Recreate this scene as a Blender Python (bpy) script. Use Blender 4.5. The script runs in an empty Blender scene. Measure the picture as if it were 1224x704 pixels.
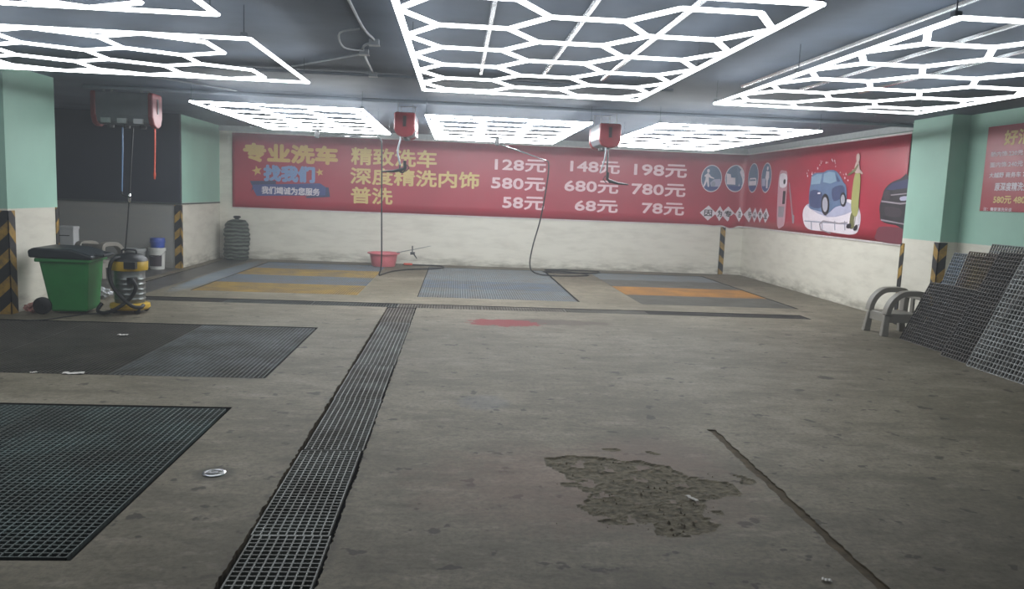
import bpy, bmesh, math, random
from mathutils import Vector, Matrix, noise

rnd = random.Random(7)
sc = bpy.context.scene
COL = sc.collection
PI = math.pi

# ------------------------------------------------------------------ camera
FPX, PITCH, YAW, ROLL, CAMH = 950.0, 0.12360, -0.07286, 0.03953, 1.57
CR = (Matrix.Rotation(YAW, 3, 'Z') @ Matrix.Rotation(PI/2 - PITCH, 3, 'X') @ Matrix.Rotation(ROLL, 3, 'Z'))
cam = bpy.data.cameras.new('camera'); camo = bpy.data.objects.new('camera', cam); COL.objects.link(camo)
camo.matrix_world = Matrix.Translation((0, 0, CAMH)) @ CR.to_4x4()
cam.sensor_width = 36.0; cam.lens = FPX/1224*36.0; cam.clip_start = 0.05; cam.clip_end = 200
sc.camera = camo

# ------------------------------------------------------------------ world and exposure
w = bpy.data.worlds.new('world'); sc.world = w; w.use_nodes = True
w.node_tree.nodes['Background'].inputs[0].default_value = (0.55, 0.62, 0.70, 1)
w.node_tree.nodes['Background'].inputs[1].default_value = 0.05
sc.view_settings.view_transform = 'Standard'; sc.view_settings.look = 'None'
sc.view_settings.exposure = 0.5; sc.view_settings.gamma = 1.0; sc.view_settings.use_curve_mapping = False
TUBE_NEAR, TUBE_FAR = 5.6, 24.0          # the far row of lamps is the brighter one
GLARE_HAZE = w.node_tree.nodes.new('ShaderNodeVolumeScatter')   # thin scattering air added to imitate lens glare around the lamps
GLARE_HAZE.inputs['Color'].default_value = (0.90, 0.95, 1.0, 1); GLARE_HAZE.inputs['Density'].default_value = 0.010; GLARE_HAZE.inputs['Anisotropy'].default_value = 0.35
w.node_tree.links.new(GLARE_HAZE.outputs[0], w.node_tree.nodes['World Output'].inputs['Volume'])

# a pixel of the photograph gives a direction; the plane it lies on gives the distance
def ray(px, py):
    return CR @ Vector(((px - 612)/FPX, -(py - 352)/FPX, -1.0))
def onZ(px, py, z=0.0):
    d = ray(px, py); t = (z - CAMH)/d.z; return Vector((d.x*t, d.y*t, z))
def onX(px, py, X):
    d = ray(px, py); t = X/d.x; return Vector((X, d.y*t, CAMH + d.z*t))
def onY(px, py, Y):
    d = ray(px, py); t = Y/d.y; return Vector((d.x*t, Y, CAMH + d.z*t))

# ------------------------------------------------------------------ materials
def srgb(r, g, b):
    f = lambda c: ((c/255)/12.92 if c/255 <= 0.04045 else (((c/255) + 0.055)/1.055)**2.4)
    return (f(r), f(g), f(b), 1)
MATS = {}
class NT:
    def __init__(s, name):
        s.m = bpy.data.materials.new(name); s.m.use_nodes = True; s.t = s.m.node_tree
        s.b = s.t.nodes['Principled BSDF']; s.l = s.t.links.new
    def n(s, typ, **kw):
        nd = s.t.nodes.new(typ)
        for k, v in kw.items():
            if k.startswith('i_'): 
                key = k[2:]; key = int(key) if key.isdigit() else key
                if hasattr(v, 'is_linked') or hasattr(v, 'links'): s.l(v, nd.inputs[key])
                else: nd.inputs[key].default_value = v
            else: setattr(nd, k, v)
        return nd
    def pos(s): return s.n('ShaderNodeNewGeometry').outputs['Position']
    def obj(s): return s.n('ShaderNodeTexCoord').outputs['Object']
    def noise(s, co, scale, detail=4, rough=0.55):
        nd = s.n('ShaderNodeTexNoise'); s.l(co, nd.inputs['Vector'])
        nd.inputs['Scale'].default_value = scale; nd.inputs['Detail'].default_value = detail; nd.inputs['Roughness'].default_value = rough
        return nd.outputs['Fac']
    def mapped(s, co, scale=(1, 1, 1), loc=(0, 0, 0)):
        nd = s.n('ShaderNodeMapping'); s.l(co, nd.inputs['Vector']); nd.inputs['Scale'].default_value = scale; nd.inputs['Location'].default_value = loc
        return nd.outputs['Vector']
    def ramp(s, fac, stops):
        nd = s.n('ShaderNodeValToRGB'); s.l(fac, nd.inputs[0]); e = nd.color_ramp.elements
        while len(e) < len(stops): e.new(0.5)
        for i, (p, c) in enumerate(stops):
            e[i].position = p; e[i].color = c if isinstance(c, tuple) else (c, c, c, 1)
        return nd.outputs['Color']
    def math(s, op, a, b=None, clamp=False):
        nd = s.n('ShaderNodeMath', operation=op); nd.use_clamp = clamp
        for i, v in enumerate((a, b)):
            if v is None: continue
            if isinstance(v, (int, float)): nd.inputs[i].default_value = v
            else: s.l(v, nd.inputs[i])
        return nd.outputs[0]
    def mix(s, fac, a, b, mode='MIX'):
        nd = s.n('ShaderNodeMix', data_type='RGBA', blend_type=mode)
        for key, v in ((0, fac), (6, a), (7, b)):
            if isinstance(v, (int, float, tuple)): nd.inputs[key].default_value = v
            else: s.l(v, nd.inputs[key])
        return nd.outputs[2]
    def sep(s, co):
        nd = s.n('ShaderNodeSeparateXYZ'); s.l(co, nd.inputs[0]); return nd.outputs
    def set(s, color=None, rough=None, metal=None, bump=None, strength=0.2, dist=0.01):
        for key, v in (('Base Color', color), ('Roughness', rough), ('Metallic', metal)):
            if v is None: continue
            if isinstance(v, (int, float, tuple)): s.b.inputs[key].default_value = v
            else: s.l(v, s.b.inputs[key])
        if bump is not None:
            nd = s.n('ShaderNodeBump'); s.l(bump, nd.inputs['Height']); nd.inputs['Strength'].default_value = strength; nd.inputs['Distance'].default_value = dist
            s.l(nd.outputs[0], s.b.inputs['Normal'])
        return s.m

def plain(name, rgb, rough=0.5, metal=0.0, var=0.12, scale=14.0, bump=0.0):
    """one colour with mild procedural wear"""
    if name in MATS: return MATS[name]
    t = NT(name); c = srgb(*rgb); o = t.obj()
    f = t.noise(o, scale)
    lo = tuple(x*(1 - var) for x in c[:3]) + (1,); hi = tuple(min(1, x*(1 + var)) for x in c[:3]) + (1,)
    colr = t.ramp(f, [(0.3, lo), (0.7, hi)])
    MATS[name] = t.set(colr, rough, metal, f if bump else None, bump, 0.01)
    return MATS[name]

def worn(name, rgb, dirt, amount=0.5, scale=3.0, rough=0.6):
    """paint worn through to dirt in blotches"""
    t = NT(name); o = t.pos()
    f = t.noise(o, scale, 6, 0.65); g = t.noise(o, scale*9, 3)
    m = t.ramp(t.math('ADD', f, t.math('MULTIPLY', g, 0.25)), [(0.55 - amount*0.3, 0.0), (0.85 - amount*0.2, 1.0)])
    c = t.mix(m, srgb(*rgb), srgb(*dirt))
    MATS[name] = t.set(c, rough, 0.0, g, 0.15, 0.004)
    return MATS[name]

def wall_mat(name, lower, upper, zsplit, lo_dirty=True):
    t = NT(name); p = t.pos(); z = t.sep(p)[2]
    n1 = t.noise(p, 0.9, 6, 0.6); n2 = t.noise(t.mapped(p, (1, 1, 4.0)), 2.2, 5, 0.65); n3 = t.noise(p, 26, 3)
    up = t.mix(t.ramp(n1, [(0.35, 0.0), (0.7, 1.0)]), srgb(*upper), tuple(c*0.86 for c in srgb(*upper)[:3]) + (1,))
    lw = t.mix(t.ramp(n2, [(0.45, 0.0), (0.8, 0.4)]), srgb(*lower), srgb(164, 158, 142))
    # splash dirt creeping up from the floor
    low = t.math('SUBTRACT', 1.0, t.math('MULTIPLY', z, 4.0), True)
    low = t.math('MULTIPLY', low, t.ramp(n2, [(0.35, 0.0), (0.65, 1.0)]))
    lw = t.mix(t.math('MULTIPLY', low, 0.75), lw, srgb(88, 82, 62))
    sp = t.math('GREATER_THAN', t.math('ADD', z, t.math('MULTIPLY', t.math('SUBTRACT', n3, 0.5), 0.01)), zsplit)
    c = t.mix(sp, lw, up)
    MATS[name] = t.set(c, 0.6, 0.0, n3, 0.06, 0.01)
    return MATS[name]

def floor_mat():
    t = NT('concrete_floor'); p = t.pos()
    big = t.noise(t.mapped(p, (0.7, 0.8, 1)), 0.8, 7, 0.62); mid = t.noise(t.mapped(p, (0.8, 1.2, 1)), 2.4, 8, 0.7); fine = t.noise(p, 30, 6, 0.75)
    patch = t.noise(t.mapped(p, (0.6, 1.3, 1), (5, 2, 0)), 5.5, 6, 0.7); spots = t.noise(t.mapped(p, (1, 1, 1), (3.1, 9.7, 0)), 6.0, 3, 0.55)
    c = t.ramp(big, [(0.36, srgb(98, 92, 76)), (0.5, srgb(119, 112, 95)), (0.64, srgb(134, 126, 110))])
    c = t.mix(t.ramp(mid, [(0.45, 0.0), (0.64, 0.7)]), c, srgb(88, 82, 67))
    c = t.mix(t.ramp(patch, [(0.54, 0.0), (0.68, 0.7)]), c, srgb(76, 70, 57))
    c = t.mix(t.ramp(patch, [(0.34, 0.55), (0.46, 0.0)]), c, srgb(146, 137, 123))
    c = t.mix(t.ramp(fine, [(0.36, 0.55), (0.56, 0.0)]), c, srgb(66, 60, 49))
    c = t.mix(t.ramp(spots, [(0.64, 0.0), (0.67, 0.8)]), c, srgb(50, 44, 36))
    xyz = t.sep(p)
    def blot(cx, cy, rx, ry, soft=0.5, amp=0.9, sc=5.0):
        dx = t.math('DIVIDE', t.math('SUBTRACT', xyz[0], cx), rx); dy = t.math('DIVIDE', t.math('SUBTRACT', xyz[1], cy), ry)
        d = t.math('ADD', t.math('MULTIPLY', dx, dx), t.math('MULTIPLY', dy, dy))
        d = t.math('ADD', d, t.math('MULTIPLY', t.math('SUBTRACT', t.noise(p, sc, 5, 0.7), 0.5), amp*2))
        return t.ramp(d, [(max(0.0, 1 - soft), 1.0), (1.0, 0.0)])
    # stains and one broad darker area in the concrete colour
    c = t.mix(t.math('MULTIPLY', blot(0.75, 4.2, 1.1, 0.8, 0.9), 0.32), c, srgb(116, 78, 66))
    c = t.mix(t.math('MULTIPLY', blot(1.3, 4.75, 0.5, 0.42, 0.7), 0.35), c, srgb(112, 92, 82))
    c = t.mix(t.math('MULTIPLY', blot(3.6, 3.2, 2.0, 1.4, 0.9), 0.45), c, srgb(66, 62, 54))  # broad darker area right of the floor joint
    c = t.mix(t.math('MULTIPLY', blot(0.25, 5.9, 0.22, 0.25, 0.6), 0.3), c, srgb(100, 104, 112))
    c = t.mix(t.math('MULTIPLY', blot(1.25, 9.88, 0.8, 0.26, 0.5), 0.75), c, srgb(70, 56, 46))
    c = t.mix(t.math('MULTIPLY', blot(0.62, 9.72, 0.46, 0.28, 0.12, 2.2, 5.0), 0.97), c, srgb(122, 8, 16))
    c = t.mix(t.math('MULTIPLY', blot(-1.28, 4.29, 0.125, 0.125, 0.5, 0.25), 0.6), c, srgb(66, 63, 56))
    c = t.mix(t.math('MULTIPLY', blot(-4.1, 14.4, 0.24, 2.9, 0.6, 0.5), 0.5), c, srgb(118, 138, 156))
    # grime along the channel edges
    for cx in (-0.905, -0.505):
        e = t.math('ABSOLUTE', t.math('SUBTRACT', xyz[0], cx))
        e = t.math('ADD', e, t.math('MULTIPLY', t.math('SUBTRACT', patch, 0.42), 0.5))
        e = t.math('MULTIPLY', t.ramp(e, [(0.0, 1.0), (0.05, 0.0)]), t.math('LESS_THAN', xyz[1], 10.8))
        c = t.mix(t.math('MULTIPLY', e, 0.65), c, srgb(58, 52, 42))
    rough = 0.62; t.b.inputs['Specular IOR Level'].default_value = 0.3
    MATS['floor'] = t.set(c, rough, 0.0, t.math('ADD', fine, t.math('MULTIPLY', mid, 0.4)), 0.22, 0.006)

def chevron_mat(name, sgn):
    t = NT(name); uv = t.n('ShaderNodeUVMap'); u = t.sep(uv.outputs[0])
    q = t.math('FRACT', t.math('DIVIDE', t.math('ADD', u[1], t.math('MULTIPLY', u[0], 1.05*sgn)), 0.31))
    st = t.math('LESS_THAN', q, 0.46)
    d = t.noise(t.pos(), 12, 5, 0.7)
    y = t.mix(t.ramp(d, [(0.45, 0.0), (0.7, 0.8)]), srgb(168, 132, 48), srgb(90, 78, 52))
    k = t.mix(t.ramp(d, [(0.5, 0.0), (0.8, 0.5)]), srgb(24, 24, 25), srgb(58, 56, 52))
    MATS[name] = t.set(t.mix(st, k, y), 0.55)

def glow_mat(name, power):
    t = NT('led_diffuser_' + name)
    t.b.inputs['Base Color'].default_value = (0.9, 0.9, 0.9, 1)
    t.b.inputs['Emission Color'].default_value = (0.93, 0.97, 1.0, 1); t.b.inputs['Emission Strength'].default_value = power
    MATS[name] = t.m

floor_mat(); glow_mat('glow', TUBE_NEAR); glow_mat('glow_far', TUBE_FAR); chevron_mat('chevron_v', 1); chevron_mat('chevron_a', -1)
wall_mat('wall_paint', (218, 214, 200), (158, 200, 182), 1.2)
wall_mat('wall_white', (220, 216, 203), (214, 213, 206), 9.0)
wall_mat('wall_grey', (142, 142, 138), (33, 39, 52), 1.19)
plain('ceiling', (86, 98, 114), 0.7, 0, 0.25, 1.3, 0.1)
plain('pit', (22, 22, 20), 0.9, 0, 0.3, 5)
plain('slab_dark', (74, 72, 68), 0.45, 0, 0.3, 2.5, 0.3)
plain('dirt', (84, 73, 56), 0.95, 0, 0.35, 20, 0.6)
plain('broken', (100, 93, 77), 0.95, 0, 0.5, 26, 0.9)
plain('steel', (150, 152, 154), 0.3, 1.0, 0.15, 20)
plain('galv', (168, 172, 176), 0.22, 1.0, 0.1, 10)
plain('housing', (190, 192, 194), 0.5, 0, 0.05, 10)
plain('black_rubber', (26, 26, 27), 0.5, 0, 0.2, 20)
plain('black_plastic', (30, 32, 34), 0.4, 0, 0.15, 12)
plain('pipe_grey', (142, 148, 154), 0.45, 0, 0.1, 8)
plain('pipe_dim', (112, 120, 130), 0.5, 0, 0.1, 8); plain('duct_dark', (52, 58, 66), 0.55, 0, 0.15, 4)

# ------------------------------------------------------------------ mesh helpers
class MB:
    def __init__(s): s.v = []; s.f = []; s.m = []; s.uv = {}
    def add(s, vs, fs, mi=0):
        o = len(s.v); s.v += [tuple(v) for v in vs]; s.f += [tuple(i + o for i in f) for f in fs]; s.m += [mi]*len(fs)
    def box(s, x0, x1, y0, y1, z0, z1, mi=0, topmi=None):
        vs = [(x, y, z) for z in (z0, z1) for y in (y0, y1) for x in (x0, x1)]
        s.add(vs, [(0, 2, 3, 1), (4, 5, 7, 6), (0, 1, 5, 4), (2, 6, 7, 3), (0, 4, 6, 2), (1, 3, 7, 5)], mi)
        if topmi is not None: s.m[-5] = topmi
    def frustum(s, b, t, z0, z1, mi=0):
        """b, t: (x0,x1,y0,y1) at bottom and top"""
        vs = [(x, y, z) for (q, z) in ((b, z0), (t, z1)) for y in q[2:] for x in q[:2]]
        s.add(vs, [(0, 2, 3, 1), (4, 5, 7, 6), (0, 1, 5, 4), (2, 6, 7, 3), (0, 4, 6, 2), (1, 3, 7, 5)], mi)
    def tube(s, pts, r, n=8, mi=0, caps=True):
        pts = [Vector(p) for p in pts]; rs = r if isinstance(r, (list, tuple)) else [r]*len(pts)
        up = None; rings = []
        for i, p in enumerate(pts):
            t = (pts[min(i + 1, len(pts) - 1)] - pts[max(i - 1, 0)]).normalized()
            if up is None: up = Vector((0, 0, 1)) if abs(t.z) < 0.9 else Vector((1, 0, 0))
            a = t.cross(up).normalized(); up = a.cross(t).normalized()
            rings.append([p + (a*math.cos(2*PI*k/n) + up*math.sin(2*PI*k/n))*rs[i] for k in range(n)])
        vs = [v for q in rings for v in q]; fs = []
        for i in range(len(pts) - 1):
            for k in range(n):
                fs.append((i*n + k, i*n + (k + 1) % n, (i + 1)*n + (k + 1) % n, (i + 1)*n + k))
        if caps: fs += [tuple(range(n))[::-1], tuple((len(pts) - 1)*n + k for k in range(n))]
        s.add(vs, fs, mi)
    def lathe(s, prof, c=(0, 0, 0), n=24, mi=0, axis='z'):
        vs = []
        for r, z in prof:
            for k in range(n):
                a = 2*PI*k/n; q = (r*math.cos(a), r*math.sin(a), z)
                if axis == 'x': q = (z, q[0], q[1])
                if axis == 'y': q = (q[0], z, q[1])
                vs.append((c[0] + q[0], c[1] + q[1], c[2] + q[2]))
        fs = [(i*n + k, i*n + (k + 1) % n, (i + 1)*n + (k + 1) % n, (i + 1)*n + k) for i in range(len(prof) - 1) for k in range(n)]
        s.add(vs, fs, mi)
    def prism(s, poly, axis, a0, a1, mi=0):
        """poly of 2-D points swept along an axis"""
        def q(p, a): return {'x': (a, p[0], p[1]), 'y': (p[0], a, p[1]), 'z': (p[0], p[1], a)}[axis]
        n = len(poly); vs = [q(p, a0) for p in poly] + [q(p, a1) for p in poly]
        s.add(vs, [tuple(range(n)), tuple(range(2*n - 1, n - 1, -1))] + [(k, (k + 1) % n, n + (k + 1) % n, n + k) for k in range(n)], mi)
    def mesh(s, name, mats, smooth=False, fix=True):
        me = bpy.data.meshes.new(name); me.from_pydata(s.v, [], s.f)
        for i, mm in enumerate(s.m): me.polygons[i].material_index = mm
        if fix:
            bm = bmesh.new(); bm.from_mesh(me); bmesh.ops.recalc_face_normals(bm, faces=bm.faces); bm.to_mesh(me); bm.free()
        for mt in (mats if isinstance(mats, (list, tuple)) else [mats]): me.materials.append(MATS[mt] if isinstance(mt, str) else mt)
        if smooth:
            for p in me.polygons: p.use_smooth = True
            try: me.set_sharp_from_angle(angle=math.radians(40))
            except Exception: pass
        me.update(); return me
    def build(s, name, mats, parent=None, smooth=False, fix=True):
        return put(name, s.mesh(name, mats, smooth, fix), parent)

def put(name, me, parent=None, loc=None, rz=None):
    o = bpy.data.objects.new(name, me); COL.objects.link(o)
    if parent: o.parent = parent
    if loc is not None: o.location = loc
    if rz is not None: o.rotation_euler.z = rz
    return o
def tag(o, label=None, cat=None, group=None, kind=None):
    if label: o['label'] = label
    if cat: o['category'] = cat
    if group: o['group'] = group
    if kind: o['kind'] = kind
    return o
def thing(name, label, cat, loc=(0, 0, 0), rz=0.0, group=None):
    o = bpy.data.objects.new(name, None); COL.objects.link(o); o.location = loc; o.rotation_euler.z = rz; o.empty_display_size = 0.1
    return tag(o, label, cat, group)
def bevel(o, wd=0.01, seg=2):
    m = o.modifiers.new('bevel', 'BEVEL'); m.width = wd; m.segments = seg; m.limit_method = 'ANGLE'; return o
def smooth_path(pts, sub=8):
    pts = [Vector(p) for p in pts]; out = []
    for i in range(len(pts) - 1):
        p0 = pts[max(i - 1, 0)]; p1 = pts[i]; p2 = pts[i + 1]; p3 = pts[min(i + 2, len(pts) - 1)]
        for k in range(sub):
            t = k/sub
            out.append(0.5*((2*p1) + (p2 - p0)*t + (2*p0 - 5*p1 + 4*p2 - p3)*t*t + (3*p1 - p0 - 3*p2 + p3)*t**3))
    out.append(pts[-1]); return out

# ------------------------------------------------------------------ the room
XR, YB, XL, ZC = 6.40, 17.45, -5.05, 2.80     # right wall, back wall, left wall plane, ceiling
YREC, XREC = 15.0, -7.6                        # the recess on the left
YN = -2.5                                      # the hall is open behind the photographer

HOLES = [  # x0, x1, y0, y1, depth
    (-5.28, -1.55, 3.24, 5.63, 0.45), (-5.28, -1.53, 6.52, 9.03, 0.45),
    (-0.98, -0.42, YN + 1.0, 10.80, 0.45), (-4.30, 5.05, 10.80, 11.19, 0.30),
    (-3.90, -1.45, 11.96, 16.87, 0.40), (-0.56, 1.92, 11.96, 16.87, 0.40), (2.86, 5.34, 11.88, 16.80, 0.40),
    (1.785, 1.865, YN, 5.30, 0.010), (0.30, 1.77, 3.05, 4.95, 0.0)]
def build_floor():
    mb = MB()
    xs = sorted({XREC, XR, -5.05, -4.87, -4.84, -4.35} | {h[0] for h in HOLES} | {h[1] for h in HOLES} | set(range(-7, 7)))
    ys = sorted({YN, YB, YREC, 11.25} | {h[2] for h in HOLES} | {h[3] for h in HOLES} | set(range(-2, 17)))
    inh = lambda x, y: next((h for h in HOLES if h[0] < x < h[1] and h[2] < y < h[3]), None)
    for i in range(len(xs) - 1):
        for j in range(len(ys) - 1):
            a, b, c, d = xs[i], xs[i + 1], ys[j], ys[j + 1]; mx, my = (a + b)/2, (c + d)/2
            if inh(mx, my): continue
            if mx < XL and my > YREC: continue
            dark = my > 11.25 and mx < -4.35 and not (-5.05 < mx < -4.87)
            line = my > 11.25 and -4.87 < mx < -4.84
            z = -0.02 if line else 0.0
            mb.add([(a, c, z), (b, c, z), (b, d, z), (a, d, z)], [(0, 1, 2, 3)], 3 if line else (2 if dark else 0))
    # walls and bottoms of the pits
    for n, (a, b, c, d, dep) in enumerate(HOLES):
        if dep == 0: continue
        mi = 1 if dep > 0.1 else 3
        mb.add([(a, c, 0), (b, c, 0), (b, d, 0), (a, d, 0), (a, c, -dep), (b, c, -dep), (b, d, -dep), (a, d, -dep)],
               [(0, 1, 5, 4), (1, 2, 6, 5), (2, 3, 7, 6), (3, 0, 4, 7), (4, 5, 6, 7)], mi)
    # ragged, chipped lips along the long channel and the joint
    def lip(x0, x1, y0, y1, step, jit):
        pts = []; y = y0; a = 0.0
        while y <= y1 + 1e-6:
            a = 0.45*a + rnd.uniform(-jit, jit); pts.append((x1 + a, y)); y += step
        for (xa, ya), (xb, yb) in zip(pts, pts[1:]):
            mb.add([(x0, ya, 0), (xa, ya, 0), (xb, yb, 0), (x0, yb, 0)], [(0, 1, 2, 3)] if x1 > x0 else [(3, 2, 1, 0)], 0)
            mb.add([(xa, ya, 0), (xa, ya, -0.06), (xb, yb, -0.06), (xb, yb, 0)], [(0, 1, 2, 3)], 3)
    lip(-0.98, -0.905, YN + 1.0, 10.80, 0.018, 0.006); lip(-0.42, -0.512, YN + 1.0, 10.80, 0.018, 0.006)
    lip(1.785, 1.797, YN, 5.30, 0.03, 0.007); lip(1.865, 1.853, YN, 5.30, 0.03, 0.007)
    # the broken patch: a fine grid pushed down inside a torn outline
    outline = [onZ(*p) for p in ((650, 548), (700, 545), (760, 550), (800, 560), (830, 572), (870, 578), (885, 590), (850, 598), (838, 612), (862, 628),
                                 (830, 640), (795, 641), (760, 630), (722, 618), (690, 606), (704, 588), (672, 566))]
    def inside(x, y):
        r = False; n = len(outline)
        for i in range(n):
            p, q = outline[i], outline[(i + 1) % n]
            if (p.y > y) != (q.y > y) and x < (q.x - p.x)*(y - p.y)/(q.y - p.y) + p.x: r = not r
        return r
    x0, x1, y0, y1 = 0.30, 1.77, 3.05, 4.95; nx, ny = 98, 126; hz = {}; vs = []
    for j in range(ny + 1):
        for i in range(nx + 1):
            x = x0 + (x1 - x0)*i/nx; y = y0 + (y1 - y0)*j/ny; z = 0.0
            if 0 < i < nx and 0 < j < ny:
                jx = noise.noise((x*9, y*9, 0))*0.07; jy = noise.noise((x*9, y*9, 5))*0.07
                if inside(x + jx, y + jy):
                    f = noise.fractal((x*7, y*7, 2), 0.7, 2.1, 5)
                    z = min(0.0, -0.007 - 0.009*f)
                    if f < -0.35: z = -0.001
                elif noise.noise((x*5 + 7, y*8, 1)) > 0.42 and inside(x*0.75 + 0.27, y*0.7 + 1.2): z = -0.006
            vs.append((x, y, z))
    fs = []; o = len(mb.v); mb.v += vs
    for j in range(ny):
        for i in range(nx):
            q = (o + j*(nx + 1) + i, o + j*(nx + 1) + i + 1, o + (j + 1)*(nx + 1) + i + 1, o + (j + 1)*(nx + 1) + i)
            mb.f.append(q); mb.m.append(4 if min(mb.v[k][2] for k in q) < -0.002 else 0)
    me = mb.mesh('floor', ['floor', 'pit', 'slab_dark', 'dirt', 'broken'], fix=False)
    return tag(put('floor', me), 'grey stained concrete floor with pits and a broken patch', kind='structure')
build_floor()

def slab(name, mats, boxes, label):
    mb = MB()
    for b in boxes: mb.box(*b)
    return tag(mb.build(name, mats), label, kind='structure')
slab('ceiling', 'ceiling', [(XREC - 0.2, XR + 0.2, YN, YB + 0.2, ZC, ZC + 0.15)], 'dark grey painted concrete ceiling')
slab('wall_back', 'wall_white', [(XL - 0.2, XR + 0.2, YB, YB + 0.2, -0.5, ZC)], 'white painted back wall behind the long red banner')
slab('wall_right', 'wall_paint', [(XR, XR + 0.2, YN, YB, -0.5, ZC)], 'right wall painted white below and mint green above')
slab('wall_left', 'wall_paint', [(XL - 0.2, XL, YREC + 0.1, YB, -0.5, ZC)], 'short left wall, white below and mint green above')
slab('wall_recess', 'wall_grey', [(XREC - 0.2, XL, YREC, YREC + 0.1, -0.5, ZC)], 'grey half-height wall with dark navy panel above in the recess')
slab('wall_far_left', 'wall_grey', [(XREC - 0.2, XREC, YN, YREC, -0.5, ZC)], 'outer left wall of the recess')
slab('wall_pillar_left', 'wall_paint', [(XL - 1.0, XL, 9.37, 10.50, -0.02, ZC)], 'left pillar painted mint green over white')
slab('wall_pillar_right', 'wall_paint', [(6.16, XR, 9.76, 10.62, -0.02, ZC)], 'right pillar painted mint green over white')
# ledges where the two paints meet in the recess
mb = MB(); mb.box(XREC, XL + 0.02, YREC - 0.03, YREC, 1.17, 1.20); mb.box(XL - 0.01, XL + 0.015, YREC, YB - 0.02, 1.17, 1.195)
plain('ledge', (70, 76, 74), 0.6)
tag(mb.build('trim_1', 'ledge'), 'thin dark ledge between grey wall and navy panel', kind='structure')
mb = MB(); mb.box(XL, XR, YB - 0.04, YB, 2.69, 2.80); mb.box(XR - 0.04, XR, 10.6, YB - 0.04, 2.70, 2.80)
plain('cornice', (160, 166, 166), 0.6)
tag(mb.build('trim_2', 'cornice'), 'pale strip running along the wall tops above the banner', kind='structure')

# ------------------------------------------------------------------ hexagon LED lights
TUBE_CACHE = {}
def tube_mesh(L, glow='glow', th=0.028):
    if glow == 'glow': th = 0.040
    key = (round(L, 3), glow)
    if key not in TUBE_CACHE:
        h = th/2; up = 0.4 if glow == 'glow' else 1.0; pr = [(-h*up, 0.011), (-h, 0.004), (-h, -0.003), (-h*0.7, -0.009), (0, -0.012), (h*0.7, -0.009), (h, -0.003), (h, 0.004), (h*up, 0.011)]
        mb = MB(); n = len(pr)
        mb.add([(-L/2, p[0], p[1]) for p in pr] + [(L/2, p[0], p[1]) for p in pr], [(k, k + 1, n + k + 1, n + k) for k in range(n - 1)], 0)
        mb.add([(-L/2, -h*up*1.02, 0.009), (L/2, -h*up*1.02, 0.009), (L/2, h*up*1.02, 0.009), (-L/2, h*up*1.02, 0.009), (-L/2, -h*up, 0.013), (L/2, -h*up, 0.013), (L/2, h*up, 0.013), (-L/2, h*up, 0.013)],
               [(4, 5, 6, 7), (0, 1, 5, 4), (2, 3, 7, 6), (0, 4, 7, 3), (1, 2, 6, 5)], 1)
        TUBE_CACHE[key] = mb.mesh('tube', [glow, 'housing'])
    return TUBE_CACHE[key]
ZL = 2.57
def hex_light(x0, x1, y0, y1, phase, label, along='y', flip=False, rails=(), ext=0.25, glow='glow'):
    """hexagon columns lie across the short side; v runs along the long side from its starting edge"""
    if along == 'y': wd, ln = x1 - x0, y1 - y0; to = lambda u, v: (x0 + u, y1 - v)
    else: wd, ln = y1 - y0, x1 - x0; to = lambda u, v: (x1 - v, y0 + u)
    cx, cy = (x0 + x1)/2, (y0 + y1)/2
    root = thing('hexagon_light', label, 'ceiling light', (cx, cy, ZL), 0, 'hexagon LED grid lights on the ceiling')
    a = wd/5; p = math.sqrt(3)*a; h = p/2
    def tube(A, B):
        P = Vector(to(*A)); Q = Vector(to(*B)); m = (P + Q)/2
        put('tube', tube_mesh((P - Q).length, glow), root, (m.x - cx, m.y - cy, 0), math.atan2(Q.y - P.y, Q.x - P.x))
    ok = lambda v: -0.01 <= v <= ln + 0.01
    segs = []
    for c, off in ((1.0, 0.0), (2.5, h), (4.0, 0.0)):
        k = -2
        while True:
            v = phase + off + k*p; k += 1
            if v > ln + p: break
            cu = c*a
            if 0.03 < v < ln - 0.03: segs.append(((cu - a/2, v), (cu + a/2, v)))
            for s in (-1, 1):      # sloping tubes towards the right
                segs.append(((cu + a/2, v), (cu + a, v + s*h)))
                if c == 1.0: segs.append(((cu - a/2, v), (cu - a, v + s*h)))
    for A, B in segs:
        if ok(A[1]) and ok(B[1]): tube(A, B)
    for A, B, n in (((0, 0), (wd, 0), 2), ((0, ln), (wd, ln), 2), ((0, 0), (0, ln), 4), ((wd, 0), (wd, ln), 4)):
        for k in range(n):
            tube((A[0] + (B[0] - A[0])*k/n, A[1] + (B[1] - A[1])*k/n), (A[0] + (B[0] - A[0])*(k + 1)/n, A[1] + (B[1] - A[1])*(k + 1)/n))
    for u in (0.0, wd):
        for v in (0.04, ln/2, ln - 0.04):
            q = to(u, v); mb = MB(); mb.tube([(0, 0, 0.02), (0, 0, ZC - ZL - 0.004)], 0.004, 6); mb.box(-0.02, 0.02, -0.02, 0.02, 0.012, 0.04)
            put('suspension_wire', mb.mesh('suspension_wire', 'galv'), root, (q[0] - cx, q[1] - cy, 0))
    for X in rails:
        mb = MB(); mb.prism([(-0.022, 0.0), (-0.014, -0.018), (0.014, -0.018), (0.022, 0.0)], 'y', y0 - cy, y1 - cy + ext)
        put('mounting_rail', mb.mesh('mounting_rail', 'galv'), root, (X - cx, 0, ZC - ZL - 0.003))
    return root
hex_light(-0.36, 1.77, 3.97, 8.07, 0.16, 'hexagon LED grid light over the middle bay, nearest the photographer', rails=(0.2, 0.83, 1.45))
hex_light(2.56, 4.68, 4.08, 8.03, 0.36, 'hexagon LED grid light at upper right, nearest the right wall', rails=(2.92, 3.55, 4.18))
hex_light(-5.70, -1.46, 5.77, 7.93, 0.36, 'hexagon LED grid light lying crossways above the left gratings', along='x')
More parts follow.
